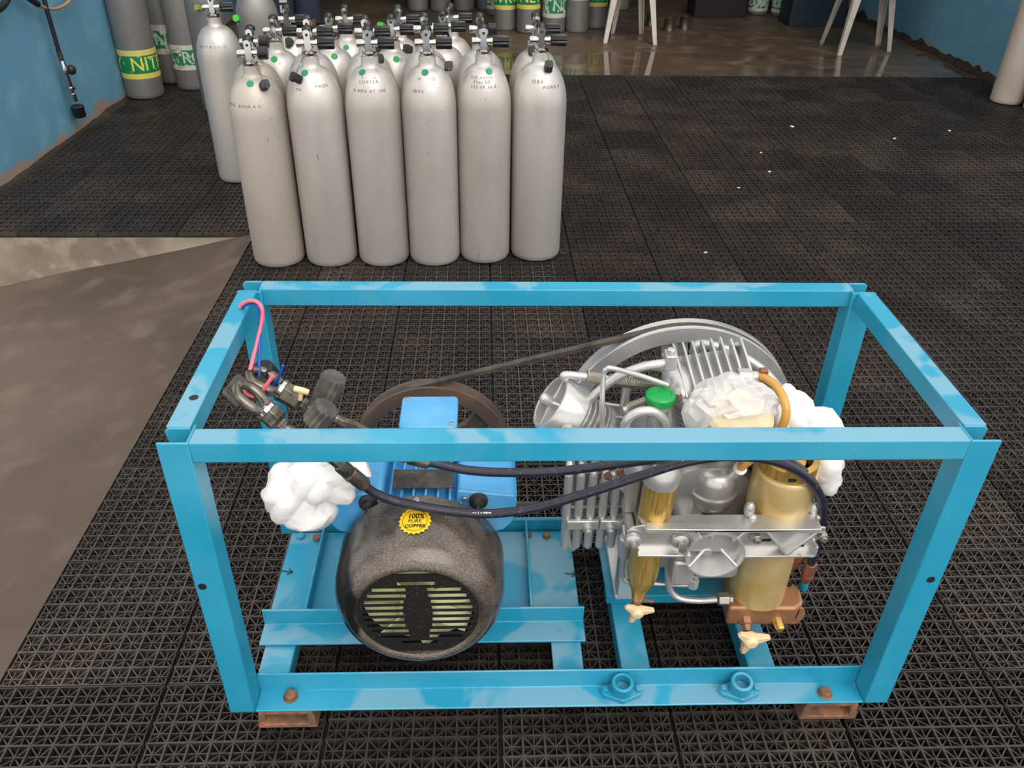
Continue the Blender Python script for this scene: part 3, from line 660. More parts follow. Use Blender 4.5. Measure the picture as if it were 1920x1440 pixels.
edge_rib([bk(1304, 997), bk(1320, 1014)]); edge_rib([bk(1398, 999), bk(1375, 1017)]); edge_rib([bk(1440, 999), bk(1475, 1042)]); edge_rib([bk(1475, 1042), bk(1532, 1000)]); edge_rib([bk(1528, 1044), bk(1533, 1026)])
# top flange of the bracket, with a notch at the big filter
z_t = at(1380, 996, yk).z; xa, xb = bk(1213, 995)[0], bk(1540, 998)[0]
fl = []
nx0, nx1 = bk(1462, 996)[0], bk(1498, 996)[0]
fl = [(xa, yk), (xb, yk), (xb+.003, yk+.036), (nx1+.006, yk+.036), (nx1+.004, yk+.026), (nx0+.006, yk+.026), (nx0+.002, yk+.036), (xa-.008, yk+.036)]
MB().prism(fl, (0, 0, z_t-.003), X, Y_, (0, 0, .005)).build('bracket_flange', silver, br, .001)
for px_ in (1263, 1324): MB().lathe([(.0042, 0), (.0030, .0015)], atz(px_, 983, z_t+.002)+Vector((0, 0, .0002)), Z, 14).build('rivet_mark', silver_dark, br)
# round cup with three spokes
cc = at(1341, 1036, yk); cr = .0445
cup = MB().lathe([(.045, 0), (.0475, 0), (.0475, .018), (.030, .05), (.024, .052), (.0, .052), (.0, .048), (.022, .047), (.040, .014), (.045, 0)], (cc.x, yk-.004, cc.z-.004), Y_, 48, caps=False).build('bracket_cup', silver, br)
for A in (PI/2+.25, PI/2+2*PI/3+.06, PI/2-2*PI/3-.06):
    d = Vector((math.cos(A), 0, math.sin(A)))
    MB().cyl(Vector((cc.x, yk+.022, cc.z+.006)), Vector((cc.x, yk-.001, cc.z-.004))+d*.0455, .0032, n=10).build('cup_spoke', silver, cup)
MB().lathe([(.007, 0), (.007, .008), (.004, .009), (.004, .002)], (cc.x-.008, yk+.010, cc.z-.012), Y_, 16).build('cup_ring', silver, cup)
for p, r in (((1188, 1022), .010), ((1277, 1022), .010)):
    q = at(*p, yk-.004); b = MB().lathe([(r*1.35, .010), (r*1.35, .002), (r, 0), (r*.6, -.001)], q+Vector((0, .004, 0)), Y_, 24).build('bracket_bush', silver, br)
    MB().lathe([(r*.62, 0), (r*.62, .010), (r*.35, .016), (r*.35, .002)], q+Vector((0, -.012, 0)), Y_, 12).build('stud', zinc, b)
for p in ((1419, 1011), (1544, 1008)):
    q = at(*p, yk); b = MB().lathe([(.0085, 0), (.0085, .010)], q+Vector((0, -.002, 0)), Y_, 6).lathe([(.005, 0), (.004, .006)], q+Vector((0, -.007, 0)), Y_, 14).build('bolt', zinc, br, .0006)
for p in ((1436, 1013),): MB().prism(rrect(.017, .006, .003), at(*p, yk+.0115), X, Z, (0, .001, 0)).build('slot', black_ink, br)
for a_, b_ in ((.655, .245), (.925, .245)):
    MB().box((a_-.006, yk+.012, .310), (a_+.006, .24, .330)).build('bracket_arm', silver_dark, co, .003)
# small brass filter
xs_, ys_ = .686, .128
sf = MB().lathe([(.010, .170), (.0125, .186), (.0235, .218), (.0260, .234), (.0255, .445)], (xs_-.014, ys_, 0), (.042, 0, 1), 36).build('small_filter', brass, co)
MB().lathe([(.0285, .430), (.0295, .434), (.0295, .455), (.020, .470), (.0, .472)], (xs_-.014, ys_, 0), (.042, 0, 1), 36).build('filter_top', silver, sf)
MB().lathe([(.0085, .150), (.0085, .172)], (xs_-.014, ys_, 0), (.042, 0, 1), 12).build('drain_stem', rust, sf)
def wing(o, ax, s, parent, name='drain_knob'):
    u, v, w_ = basis(ax); u = (Vector((-.25, 0, -1))-w_*w_.dot(Vector((-.25, 0, -1)))).normalized(); v = w_.cross(u); b = MB().lathe([(.008*s, -.006*s), (.010*s, 0), (.009*s, .008*s), (.006*s, .011*s)], o, ax, 16)
    for k in range(3):
        A = 2*PI*k/3; d = u*math.cos(A)+v*math.sin(A); pz = w_.cross(d)
        r0 = [o+d*.006*s+pz*.006*s-w_*.004*s, o+d*.006*s-pz*.006*s-w_*.004*s, o+d*.006*s-pz*.006*s+w_*.007*s, o+d*.006*s+pz*.006*s+w_*.007*s]
        r1 = [o+d*.024*s+pz*.003*s+w_*.001*s, o+d*.024*s-pz*.003*s+w_*.001*s, o+d*.024*s-pz*.003*s+w_*.007*s, o+d*.024*s+pz*.003*s+w_*.007*s]
        b.skin([b.ring(r0), b.ring(r1)])
    return b.build(name, wing_m, parent, .0018)
wing(Vector((xs_-.007, ys_-.006, .146)), (0, -.95, -.2), 1.25, sf)
MB().cyl((xs_, ys_, .166), (xs_+.020, ys_-.004, .164), .003, n=8).build('drain_spout', copper, sf)
# big gold filter
xb_, yb_ = .896, .158
bf = MB().lathe([(.0475, .150), (.0475, .35), (.0505, .352), (.0505, .425), (.0480, .431), (.0465, .432)], (xb_, yb_, 0), Z, 56).build('large_filter', brass_satin, co)
MB().lathe([(.0455, .425), (.0455, .452), (.036, .454), (.036, .432), (.026, .432), (.026, .447), (.020, .448), (.0, .448)], (xb_, yb_, 0), Z, 48).build('filter_collar', brass, bf)
qq = Vector((xb_-.008, yb_-.0452, .441)); MB().prism(rrect(.013, .006, .003), qq, X, Z, (0, -.001, 0)).build('pin_slot', black_ink, bf)
bb = MB().prism([(-.062, -.040), (.055, -.044), (.072, -.030), (.076, .0), (.060, .035), (-.050, .040)], (xb_+.004, yb_, .108), X, Y_, (0, 0, .044)).build('filter_base', bronze, bf, .006, seg=3)
MB().lathe([(.019, 0), (.019, .008), (.017, .010)], (xb_+.062, yb_-.030, .126), (.25, -1, .15), 28).build('base_plug', bronze, bb)
qq = Vector((xb_+.062, yb_-.030, .126))+Vector((.25, -1, .15)).normalized()*.0103
MB().prism([(-.015, -.0012), (.015, -.0012), (.015, .0012), (-.015, .0012)], qq, (.15, 0, 1), (1, .25, 0), (0, -.0006, 0)).build('screw_slot', black_ink, bb)
MB().lathe([(.009, 0), (.009, .018), (.007, .022)], (xb_+.030, yb_-.040, .123), (.1, -1, -.25), 6).build('base_nut', brass, bb)
MB().lathe([(.0115, -.004), (.0115, .010), (.008, .012), (.008, .022)], (xb_-.024, yb_-.038, .122), (-.02, -1, -.45), 6).build('drain_valve', bronze, bb)
wing(Vector((xb_-.022, yb_-.068, .106)), (.05, -.95, -.1), 1.4, bb)
MB().lathe([(.005, 0), (.005, .004)], (xb_+.062, yb_+.01, .152), Z, 12).build('base_hole', black_ink, bb)
MB().hexbolt((xb_+.045, yb_+.03, .152), Z, .006, .008).build('base_bolt', zinc, bb)
# small brackets of welded metal by the filter
for p, y in (((1405, 955), .12), ((1525, 955), .13)):
    q = at(*p, y); MB().sphere(q, .011, (.8, .8, 1.5)).sphere(q+Vector((.006, -.004, -.013)), .008).build('clamp_lug', silver, co)
# pipes ---------------------------------------------------------------
def pipe(name, pts, r, mat_=silver, parent=co, k=6, n=12): return MB().tube([at(*p) if len(p) == 3 else Vector(p[:3]) for p in pts], r, n, k).build(name, mat_, parent)
pipe('discharge_pipe', [(1262, 680, .25), (1240, 682, .25), (1205, 688, .25), (1160, 705, .25), (1125, 730, .25), (1105, 752, .25), (1098, 775, .26)], .0075)
pipe('balance_pipe', [(1250, 690, .27), (1215, 685, .27), (1190, 695, .27), (1178, 715, .27), (1172, 745, .27), (1168, 775, .27)], .0075)
pipe('thin_pipe', [(1252, 722, .23), (1205, 706, .23), (1150, 691, .22), (1138, 692, .22), (1132, 704, .22), (1129, 760, .21), (1130, 800, .21), (1138, 830, .2)], .0042)
pipe('outlet_elbow', [(1062, 712, .26), (1056, 705, .26), (1065, 703, .26), (1085, 705, .26), (1105, 707, .26), (1250, 724, .27)], .0065)
def spring(name, a_, b_, r0, r1, turns):
    A, B = at(*a_), at(*b_); d = B-A; u, v, w_ = basis(d); pts = []
    for i in range(turns*8+1):
        t = i/(turns*8); A_ = 2*PI*turns*t; pts.append(A+d*t+(u*math.cos(A_)+v*math.sin(A_))*r0)
    return MB().tube(pts, r1, 5, sm=False).build(name, zinc, co)
spring('finned_tube_coil', (1100, 706, .26), (1128, 710, .26), .0095, .0011, 12)
spring('finned_tube_coil', (1142, 712, .26), (1250, 724, .27), .0095, .0011, 36)
spring('finned_tube_coil', (1178, 766, .22), (1213, 752, .22), .0085, .0011, 14)
pipe('cross_pipe', [(1170, 769, .22), (1180, 765, .22), (1216, 750, .22)], .006)
pipe('loop_pipe', [(1172, 830, .19), (1172, 800, .19), (1180, 783, .19), (1200, 772, .19), (1225, 772, .19), (1243, 785, .19), (1250, 800, .19), (1252, 830, .19)], .0078)
pipe('rear_pipe', [(1302, 675, .38), (1303, 652, .38), (1315, 645, .38), (1345, 650, .37), (1385, 665, .36), (1425, 690, .35), (1450, 715, .34), (1470, 745, .32), (1478, 780, .3)], .0085)
MB().box((xf-.030, .34, .47), (xf-.005, .36, .49)).build('pipe_clip', silver, co, .002)
q = at(1256, 676, .25); MB().box(q-Vector((.009, .012, .012)), q+Vector((.009, .012, .014))).hexbolt(q+Vector((0, 0, .014)), Z, .007, .008).build('head_union', silver, co, .002)
q = at(1396, 706, .25); MB().cyl(q-Vector((.012, 0, 0)), q+Vector((.010, 0, -.001)), .014, n=6).cyl(q+Vector((.010, 0, 0)), q+Vector((.026, 0, -.002)), .010, n=16).build('head_fitting', silver, co, .001)
MB().lathe([(.0105, 0), (.0105, .012)], q+Vector((.024, 0, -.001)), (1, 0, -.1), 20).build('hose_clamp', zinc, co)
MB().box(q+Vector((.023, -.006, .008)), q+Vector((.035, .006, .014))).build('clamp_screw', copper, co, .001)
pipe('amber_tube', [(1420, 706, .25), (1436, 710, .235), (1455, 724, .21), (1468, 745, .185), (1474, 768, .17), (1471, 790, .165), (1460, 812, .165), (1440, 838, .165), (1400, 868, .165), (1386, 880, .168)], .0068, amber)
# intercooler: six oval loops
for i in range(6):
    xw = .566+.0205*i; pts = []
    for k in range(24):
        A = 2*PI*k/24; yy, zz = .245+.034*math.cos(A), .0
        zz = .300+(.062 if math.sin(A) > 0 else -.066)+.036*math.sin(A)
        pts.append(Vector((xw+.008*math.cos(A), yy, zz)))
    MB().tube(pts, 0.0076, 12, 2, closed=True).build('cooler_loop', silver, co)
pipe('cooler_end_tube', [(1068, 868, .23), (1064, 920, .215), (1062, 990, .21), (1066, 1018, .215), (1074, 1028, .22)], .0062)
MB().box((.558, .198, .262), (.614, .206, .282)).build('cooler_clamp', silver, co, .002)
cb = MB().box((.616, .198, .262), (.672, .206, .282)).build('cooler_clamp', silver, co, .002)
for z_ in (.268, .345): MB().box((.558, .232, z_), (.672, .238, z_+.016)).build('cooler_back_bar', silver_dark, co, .002)
for x in (.595, .634): MB().lathe([(.0085, 0), (.0085, .006), (.0055, .007), (.0055, .014), (.004, .015)], (x, .200, .267), -Y_, 16).build('clamp_bolt', silver, cb)
for p in ((1139, 891), (1164, 885)): MB().lathe([(.006, 0), (.006, .006)], at(*p, .205), -Y_, 14).build('open_port', rust, co)
MB().sphere(at(1151, 888, .205), .0065).build('ball_joint', silver, co)
pipe('cooler_link', [(1150, 892, .205), (1155, 905, .205), (1172, 920, .2), (1182, 935, .2), (1181, 960, .195), (1174, 990, .19)], .0048)
pipe('return_pipe', [(1170, 985, .19), (1171, 1000, .18), (1170, 1030, .175), (1168, 1060, .17), (1168, 1080, .17), (1180, 1092, .165), (1220, 1094, .16), (1290, 1097, .15), (1300, 1090, .15)], .0042)
MB().lathe([(.010, 0), (.010, .030), (.012, .031), (.012, .043), (.008, .046)], at(1170, 1042, .178), Z, 18).build('check_valve', silver, co)
pipe('lower_pipe', [(1253, 1030, .16), (1253, 1085, .15), (1258, 1108, .145), (1275, 1122, .14), (1310, 1126, .135), (1345, 1124, .13)], .0058)
q = at(1350, 1123, .130); MB().lathe([(.012, 0), (.012, .018), (.008, .019), (.008, .026)], q-Vector((.004, 0, 0)), X, 6).build('pipe_nut', zinc, co, .001)
MB().lathe([(.030, 0), (.030, .02), (.02, .06)], at(1205, 880, .17), (-.25, .3, 1), 28).build('filter_mount', silver_dark, co)
MB().box((.645, .165, .33), (.668, .175, .46)).build('filter_bracket', silver_dark, co, .003)

# third-stage air filter wrapped in film (stands before the upright cylinder)
afp = at(1382, 792, .175)
af = thing('wrapped_air_filter', 'beige round air filter wrapped in cloudy clear plastic film', 'air filter', tuple(afp-Vector((0, 0, .05))))
MB().lathe([(.044, -.028), (.052, -.02), (.052, .018), (.046, .024), (.0, .024)], afp, (-.02, -.25, 1), 44).build('filter_element', beige, af)

def lumps(name, mat_, items, parent=None, voxel=.004, amp=.006, freq=18, ridged=.005, off=None, seed=0, smooth=6, dec=.10, tie=None, folds=9, fold=.006, sharp=30):
    b = MB()
    for o, r, sc in items: b.sphere(o, r, sc, 3)
    me = bpy.data.meshes.new(name); b.bm.to_mesh(me); b.bm.free()
    o = bpy.data.objects.new(name, me); COL.objects.link(o)
    m = o.modifiers.new('r', 'REMESH'); m.mode = 'VOXEL'; m.voxel_size = voxel; s = o.modifiers.new('s', 'SMOOTH'); s.iterations = smooth; s.factor = .5
    m2 = bpy.data.meshes.new_from_object(o.evaluated_get(bpy.context.evaluated_depsgraph_get())); bpy.data.objects.remove(o)
    nrm = [v.normal.copy() for v in m2.vertices]
    for v, n_ in zip(m2.vertices, nrm):
        p = v.co*freq+Vector((seed, seed*2, 0)); rd = 1-abs(noise.noise(p*1.6+Vector((noise.noise(p*.7), noise.noise(p*.9+Vector((3, 1, 2))), 0))*1.5))*2
        ex_ = 0
        if tie is not None:
            q_ = v.co-tie[0]; w0 = (tie[1]-tie[0]).normalized(); u0, v0, _ = basis(w0)
            an = math.atan2(q_.dot(v0), q_.dot(u0)); ds = q_.length
            ex_ = fold*min(1, ds/.03)*(abs(math.sin(folds*.5*an+1.6*noise.noise(v.co*11)+ds*5))**.8-.6)
        v.co += n_*(amp*noise.noise(p*.6)+ridged*(rd-.45)+ex_)
    if dec < 1:
        o = bpy.data.objects.new(name, m2); COL.objects.link(o); d_ = o.modifiers.new('d', 'DECIMATE'); d_.ratio = dec
        m3 = bpy.data.meshes.new_from_object(o.evaluated_get(bpy.context.evaluated_depsgraph_get())); bpy.data.objects.remove(o); m2 = m3
    if off is not None: m2.transform(Matrix.Translation(-off))
    for p in m2.polygons: p.use_smooth = True
    m2.set_sharp_from_angle(angle=math.radians(sharp))
    m2.materials.clear(); m2.materials.append(mat_); m2.name = name
    q = bpy.data.objects.new(name, m2); COL.objects.link(q)
    if parent: q.parent = parent; ORG[q.name] = ORG[parent.name]
    return q
film = lumps('plastic_film', clear_pl, [(at(1372, 760, .20), .058, (1.15, .8, .75)), (at(1320, 770, .185), .034, (1, .8, 1.2)), (at(1425, 765, .19), .030, (1, .8, 1.1)), (at(1375, 722, .22), .022, (1.2, .8, 1)), (at(1405, 735, .215), .026, (1, .8, 1))], af, .0036, .005, 34, .006, off=afp-Vector((0, 0, .05)), seed=3)
bag2 = lumps('plastic_bag', white_pl, [(at(1478, 775, .22), .042, (.9, .8, 1)), (at(1525, 806, .22), .045, (1, .8, .85)), (at(1555, 825, .21), .036, (.9, .8, .8)), (at(1545, 868, .20), .036, (.8, .8, 1)), (at(1552, 905, .19), .022, (.8, .7, 1)), (at(1500, 830, .23), .05, (.8, .7, 1)), (at(1468, 745, .235), .020, (.7, .7, 1.2))], None, .0035, .007, 11, .005, seed=11, dec=.06, sharp=38, tie=(at(1462, 725, .22), at(1540, 850, .21)), folds=7, fold=.005)
tag(bag2, 'white plastic bag tied over the right cylinder of the compressor', 'plastic bag')
bag1 = lumps('plastic_bag', white_pl, [(at(553, 935, .17), .052, (1, .8, 1)), (at(540, 905, .175), .036, (1, .8, 1)), (at(585, 960, .165), .042, (1, .8, .8)), (at(590, 900, .16), .042, (1, .8, .9)), (at(640, 890, .155), .030, (1, .8, .8)), (at(668, 885, .155), .022, (1, .8, 1.1)), (at(636, 925, .15), .023, (1.1, .7, .9))], None, .0035, .007, 10, .005, seed=5, dec=.06, sharp=38, tie=(at(640, 850, .16), at(550, 945, .175)), folds=7, fold=.006)
tag(bag1, 'white crumpled plastic bag bundled beside the blue motor', 'plastic bag')

# ---------------------------------------------------------------- drive belt
c1, r1_ = Vector((xm+.004, yp, zm)), rp-.006; c2, r2_ = Vector((xf, yf, zf)), RF-.005
dx, dzz = c2.x-c1.x, c2.z-c1.z; L_ = math.hypot(dx, dzz); base = math.atan2(dzz, dx); off_ = math.acos((r1_-r2_)/L_)
pts = []
a_up, a_dn = base+off_, base-off_
for i in range(29):
    A = a_dn + (a_up-a_dn)*i/28; A2 = a_up+(2*PI-(a_up-a_dn))*i/28
for i in range(41):
    A = a_up+(2*PI-2*off_)*i/40; pts.append((c1.x+r1_*math.cos(A), c1.y, c1.z+r1_*math.sin(A)))
for i in range(57):
    A = a_dn+(2*off_)*i/56; pts.append((c2.x+r2_*math.cos(A), c2.y, c2.z+r2_*math.sin(A)))
b = MB(); rings = []; m = len(pts)
# extra points along the straight runs
full = []
for i in range(m):
    p, q = Vector(pts[i]), Vector(pts[(i+1) % m]); ns = max(1, int((q-p).length/.03))
    for k in range(ns): full.append(p.lerp(q, k/ns))
m = len(full)
for i in range(m):
    t = (full[(i+1) % m]-full[i-1]).normalized(); nn = Vector((-t.z, 0, t.x))
    rings.append(b.ring([full[i]+nn*h+Y_*s for h, s in ((-.004, -.0065), (-.004, .0065), (.005, .0045), (.005, -.0045))]))
b.skin(rings, closed=True)
belt = b.build('drive_belt', belt_m); tag(belt, 'worn rubber drive belt between the brown pulley and the silver flywheel', 'belt')

# ---------------------------------------------------------------- hoses with filling valves
def hose(pts, label, end_fit):
    P0 = [at(*p) for p in pts]
    h = thing('filling_hose', label, 'hose', tuple(P0[0]), 'dark blue high pressure hoses')
    MB().tube(P0, .0072, 14, 7).build('hose_line', hose_m, h)
    d = (P0[0]-P0[1]).normalized()
    MB().lathe([(.0095, -.016), (.0115, -.012), (.0115, .018), (.009, .020)], P0[0], d, 16).build('crimp_ferrule', steel_worn, h)
    MB().lathe([(.0095, .020), (.0110, .022), (.0110, .042), (.008, .044), (.008, .060)], P0[0], d, 6).build('hex_fitting', rust if end_fit else steel_worn, h)
    e = P0[-1]; d2 = (P0[-1]-P0[-2]).normalized()
    MB().lathe([(.0105, -.004), (.0112, 0), (.0112, .026), (.008, .028)], e, d2, 6).lathe([(.0105, .028), (.0105, .040), (.0085, .042), (.0085, .05)], e, d2, 14).build('copper_nut', copper, h, .0006)
    MB().lathe([(.0075, .048), (.0075, .075)], e, d2, 14).build('painted_stub', blue_clean, h)
    return h
hA = hose([(672, 900, .105), (700, 923, .11), (740, 939, .112), (785, 949, .105), (850, 959, .10), (920, 963, .095), (1000, 953, .09), (1090, 928, .085), (1190, 896, .085), (1280, 868, .085), (1360, 856, .085), (1440, 862, .09), (1500, 886, .10), (1535, 925, .11), (1543, 970, .13), (1532, 1020, .155), (1520, 1058, .165)], 'dark blue hose drooping lowest across the motor cover, front one', False)
hB = hose([(788, 862, .16), (830, 872, .155), (880, 882, .15), (950, 886, .145), (1040, 884, .14), (1130, 874, .135), (1220, 862, .125), (1320, 851, .12), (1420, 853, .12), (1490, 872, .12), (1530, 915, .13), (1540, 970, .15), (1522, 1015, .175), (1503, 1038, .185)], 'dark blue hose running straighter behind the front rail, rear one', True)
for k, (px_, wd) in enumerate(((886, 3), (891, 2), (896, 2), (901, 3), (906, 5), (911, 3), (914, 4), (918, 3))):
    p0, p1 = at(px_, 962, .0872), at(px_+wd, 962, .0872); b = MB(); h_ = .0009+.0004*(k % 3)
    b.skin([b.ring([p0-Vector((0, 0, h_)), p1-Vector((0, 0, h_)), p1+Vector((0, 0, h_)), p0+Vector((0, 0, h_))]), b.ring([p+Vector((0, .001, 0)) for p in (p0-Vector((0, 0, h_)), p1-Vector((0, 0, h_)), p1+Vector((0, 0, h_)), p0+Vector((0, 0, h_)))])])
    b.build('printed_mark', white_ink, hA)

def fluted(o, axis, r, h, n_=18, depth=.1, taper=1.0, name='knob', mat_=knob_worn, parent=None, bev=.0015):
    u, v, w_ = basis(axis); o = Vector(o); b = MB(); rs = []; m_ = n_*4
    for hh, rr in ((0, .93), (.06, 1), (.94, taper), (1, taper*.92)):
        rs.append(b.ring([o+w_*h*hh+(u*math.cos(2*PI*j/m_)+v*math.sin(2*PI*j/m_))*r*rr*(1-depth*(1 if j % 4 == 0 else .55 if j % 2 == 1 else 0)) for j in range(m_)]))
    return b.skin(rs).build(name, mat_, parent, 0, angle=25)
def fill_valve(label, Ypl, yoke, b0, b1, k0, k1, tail, big=None, tknob=None):
    A, B0, B1 = at(*yoke), at(*b0), at(*b1); ax = (B1-B0).normalized()
    t = thing('filling_valve', label, 'valve', tuple(B0), 'filling valves hung from the wire hook')
    # yoke clamp: an open A shaped loop
    u = ax.cross(Vector((0, 1, 0))).normalized(); side = ax.cross(u)
    yk_ = MB()
    for s in (-1, 1):
        p = [B0+ax*.004+side*s*.004, B0-ax*.010+side*s*.016, B0-ax*.028+side*s*.020, B0-ax*.044+side*s*.017, B0-ax*.054+side*s*.004]
        yk_.tube(p, lambda q: .0092-.004*abs(q-.3), 12, 5)
    yk_.build('yoke', steel_worn, t)
    MB().lathe([(.0135, 0), (.0185, .004), (.0185, .010)], B0-ax*.004, ax, 28).build('yoke_collar', chrome, t)
    L = (B1-B0).length
    MB().lathe([(.018, .006), (.018, L-.010), (.011, L-.006), (.011, L)], B0, ax, 6).build('hex_body', steel_worn, t, .001)
    MB().lathe([(.0098, 0), (.0112, .003), (.0098, .006), (.0098, .012), (.0122, .016), (.0122, .052)], B1, ax, 20).build('valve_stem', steel_worn, t)
    K0, K1 = at(*k0), at(*k1); 
    kn = fluted(K0, K1-K0, .0205, (K1-K0).length, 14, .12, name='hand_knob', parent=None)
    kn.parent = t; kn.location = -Vector(t.location)
    kn.data.transform(Matrix.Identity(4))
    tp = [at(*p) for p in tail]; MB().tube([B1+ax*.04]+tp, .0085, 14).build('tail_pipe', steel_worn, t)
    e = tp[-1]; d = (tp[-1]-tp[-2]).normalized(); MB().lathe([(.0105, -.010), (.0115, -.006), (.0115, .016), (.009, .018)], e, d, 6).build('rusty_nut', rust, t)
    if big:
        q0, q1 = at(*big[0]), at(*big[1]); kb = fluted(q0, q1-q0, .0245, (q1-q0).length, 22, .1, .82, 'clamp_knob', knob_worn); kb.parent = t; kb.location = -Vector(t.location)
        MB().cyl(q0, B0-ax*.03, .008, n=12).build('clamp_screw', steel_worn, t)
    if tknob:
        q0 = at(*tknob); MB().cyl(q0, q0+Vector((-.004, 0, -.018)), .004, n=10).lathe([(.0048, -.012), (.0055, 0), (.0048, .012)], q0, (1, 0, -.35), 12).build('bleed_screw', wing_m, t, .0008)
    return t
fill_valve('chrome filling valve hooked on the pink wire, nearer the front rail', .2, (470, 750, .2), (497, 768, .2), (530, 797, .19), (588, 793, .185), (614, 763, .185), [(590, 818, .17), (620, 845, .14), (648, 880, .115)], None)
fill_valve('worn steel filling valve with a large black clamp knob, further from the front rail', .26, (505, 720, .26), (525, 730, .26), (572, 758, .25), (600, 762, .245), (628, 706, .245), [(612, 775, .235), (640, 790, .23), (668, 800, .22), (730, 835, .18), (780, 858, .165)], ((463, 742, .265), (430, 718, .27)), (565, 732, .24))
kb = fluted(at(505, 716, .30), Vector((-.2, -.2, .8)), .024, .034, 20, .1, .85, 'valve_hand_wheel', black_rubber); 
tag(kb, 'dark round hand wheel behind the steel filling valve', 'hand wheel')

# wire hook
wk = thing('wire_hook', 'pink and blue insulated wire hook hanging over the left rail', 'wire hook', tuple(at(470, 745, .24)))
PTS = [(450, 577, .355), (455, 570, .352), (468, 564, .345), (482, 566, .338), (491, 578, .332), (492, 595, .33), (486, 625, .32), (475, 670, .29), (463, 715, .255), (459, 728, .245), (463, 738, .24), (475, 743, .238), (488, 738, .236), (500, 722, .236), (512, 704, .236)]
pk = MB().tube([at(x_, y_, Y__) for x_, y_, Y__ in PTS], .0032, 10, 5).build('pink_wire', pink, wk)
PTB = [(454, 577, .352), (462, 571, .348), (474, 570, .342), (483, 576, .337), (487, 590, .333), (487, 620, .32), (486, 670, .29), (486, 700, .275), (489, 715, .27), (500, 724, .265), (512, 723, .262), (522, 710, .26), (531, 685, .258)]
MB().tube([at(x_, y_, Y__+.003) for x_, y_, Y__ in PTB], .0026, 10, 5).build('blue_wire', blue_wire, wk)

# ================================================================ DIVE TANKS
ZR = .685; RT = .0888
def tank_prof(r=RT, zr=ZR):
    p = [(.0, 0), (r-.014, 0), (r-.005, .004), (r-.001, .012), (r, .022), (r, zr-.160)]
    for i in range(1, 13):
        t = i/12*PI/2*.93; p.append((.026+(r-.026)*math.cos(t), zr-.160+.128*math.sin(t)))
    p += [(.0285, zr-.027), (.027, zr-.018), (.027, zr-.002), (.020, zr)]
    return p
PROF = tank_prof()
def prof_at(s):                           # point of the shoulder profile, s metres below the neck measured along it
    pr = PROF[::-1][2:]; d = 0
    for a_, b_ in zip(pr, pr[1:]):
        L = math.hypot(a_[0]-b_[0], a_[1]-b_[1])
        if d+L >= s: t = (s-d)/L; return (a_[0]+(b_[0]-a_[0])*t, a_[1]+(b_[1]-a_[1])*t)
        d += L
    return pr[-1]
body_p = MB().lathe(PROF, (0, 0, 0), Z, 56, caps=False); body_me = body_p.build('tank_body', tank_m); body_mesh = body_me.data; bpy.data.objects.remove(body_me)
def mesh_only(b, name, mat_, **k):
    o = b.build(name, mat_, **k); 
    me = o.data; bpy.data.objects.remove(o); return me
vb = MB().lathe([(.022, 0), (.0235, .002), (.0235, .010), (.021, .012)], (0, 0, 0), Z, 8).lathe([(.013, .010), (.013, .020), (.0155, .022), (.0155, .032), (.012, .05)], (0, 0, 0), Z, 20)
vb.lathe([(.0115, -.036), (.0125, -.034), (.0125, -.014), (.0105, -.013), (.0105, .022), (.012, .023), (.012, .028)], (0, 0, .037), X, 20)
vb.prism(rrect(.0195, .062, .009), (0, -.021, .048), X, Z, (0, .022, 0))
vb.lathe([(.014, 0), (.015, .002), (.015, .016), (.012, .020)], (0, 0, .064), Y_, 20)
valve_mesh = mesh_only(vb, 'valve', chrome)
hole_mesh = mesh_only(MB().lathe([(.0042, 0), (.0042, .0012)], (0, -.0222, .064), Y_, 12), 'orifice', black_ink)
cap_back = mesh_only(MB().sphere((0, .012, .074), .0165, (1.05, .9, .9)), 'seat_cap', black_plastic)
kn_o = fluted((.029, 0, .037), X, .0185, .050, 12, .13, 1.0, 'valve_knob', black_plastic); knob_mesh = kn_o.data; bpy.data.objects.remove(kn_o)
kn_o = fluted((.026, 0, .037), X, .0195, .030, 6, .05, 1.0, 'valve_knob', black_plastic); knob2_mesh = kn_o.data; bpy.data.objects.remove(kn_o)
cap_b = MB().prism(rrect(.026, .026, .007), (0, 0, -.013), X, Y_, (0, 0, .028)).box((-.004, -.016, .006), (.004, .0, .018)); cap_mesh = mesh_only(cap_b, 'dust_cap', black_rubber, bevel=0)
bv = BVHTree.FromPolygons([v.co for v in body_mesh.vertices], [tuple(p.vertices) for p in body_mesh.polygons])
dot_n = {}
def link(name, me, parent, mat_=None):
    o = bpy.data.objects.new(name, me); COL.objects.link(o); o.parent = parent
    if mat_:
        o.data = me if me.materials and me.materials[0] == mat_ else me
        o.material_slots[0].link = 'OBJECT'; o.material_slots[0].material = mat_
    return o
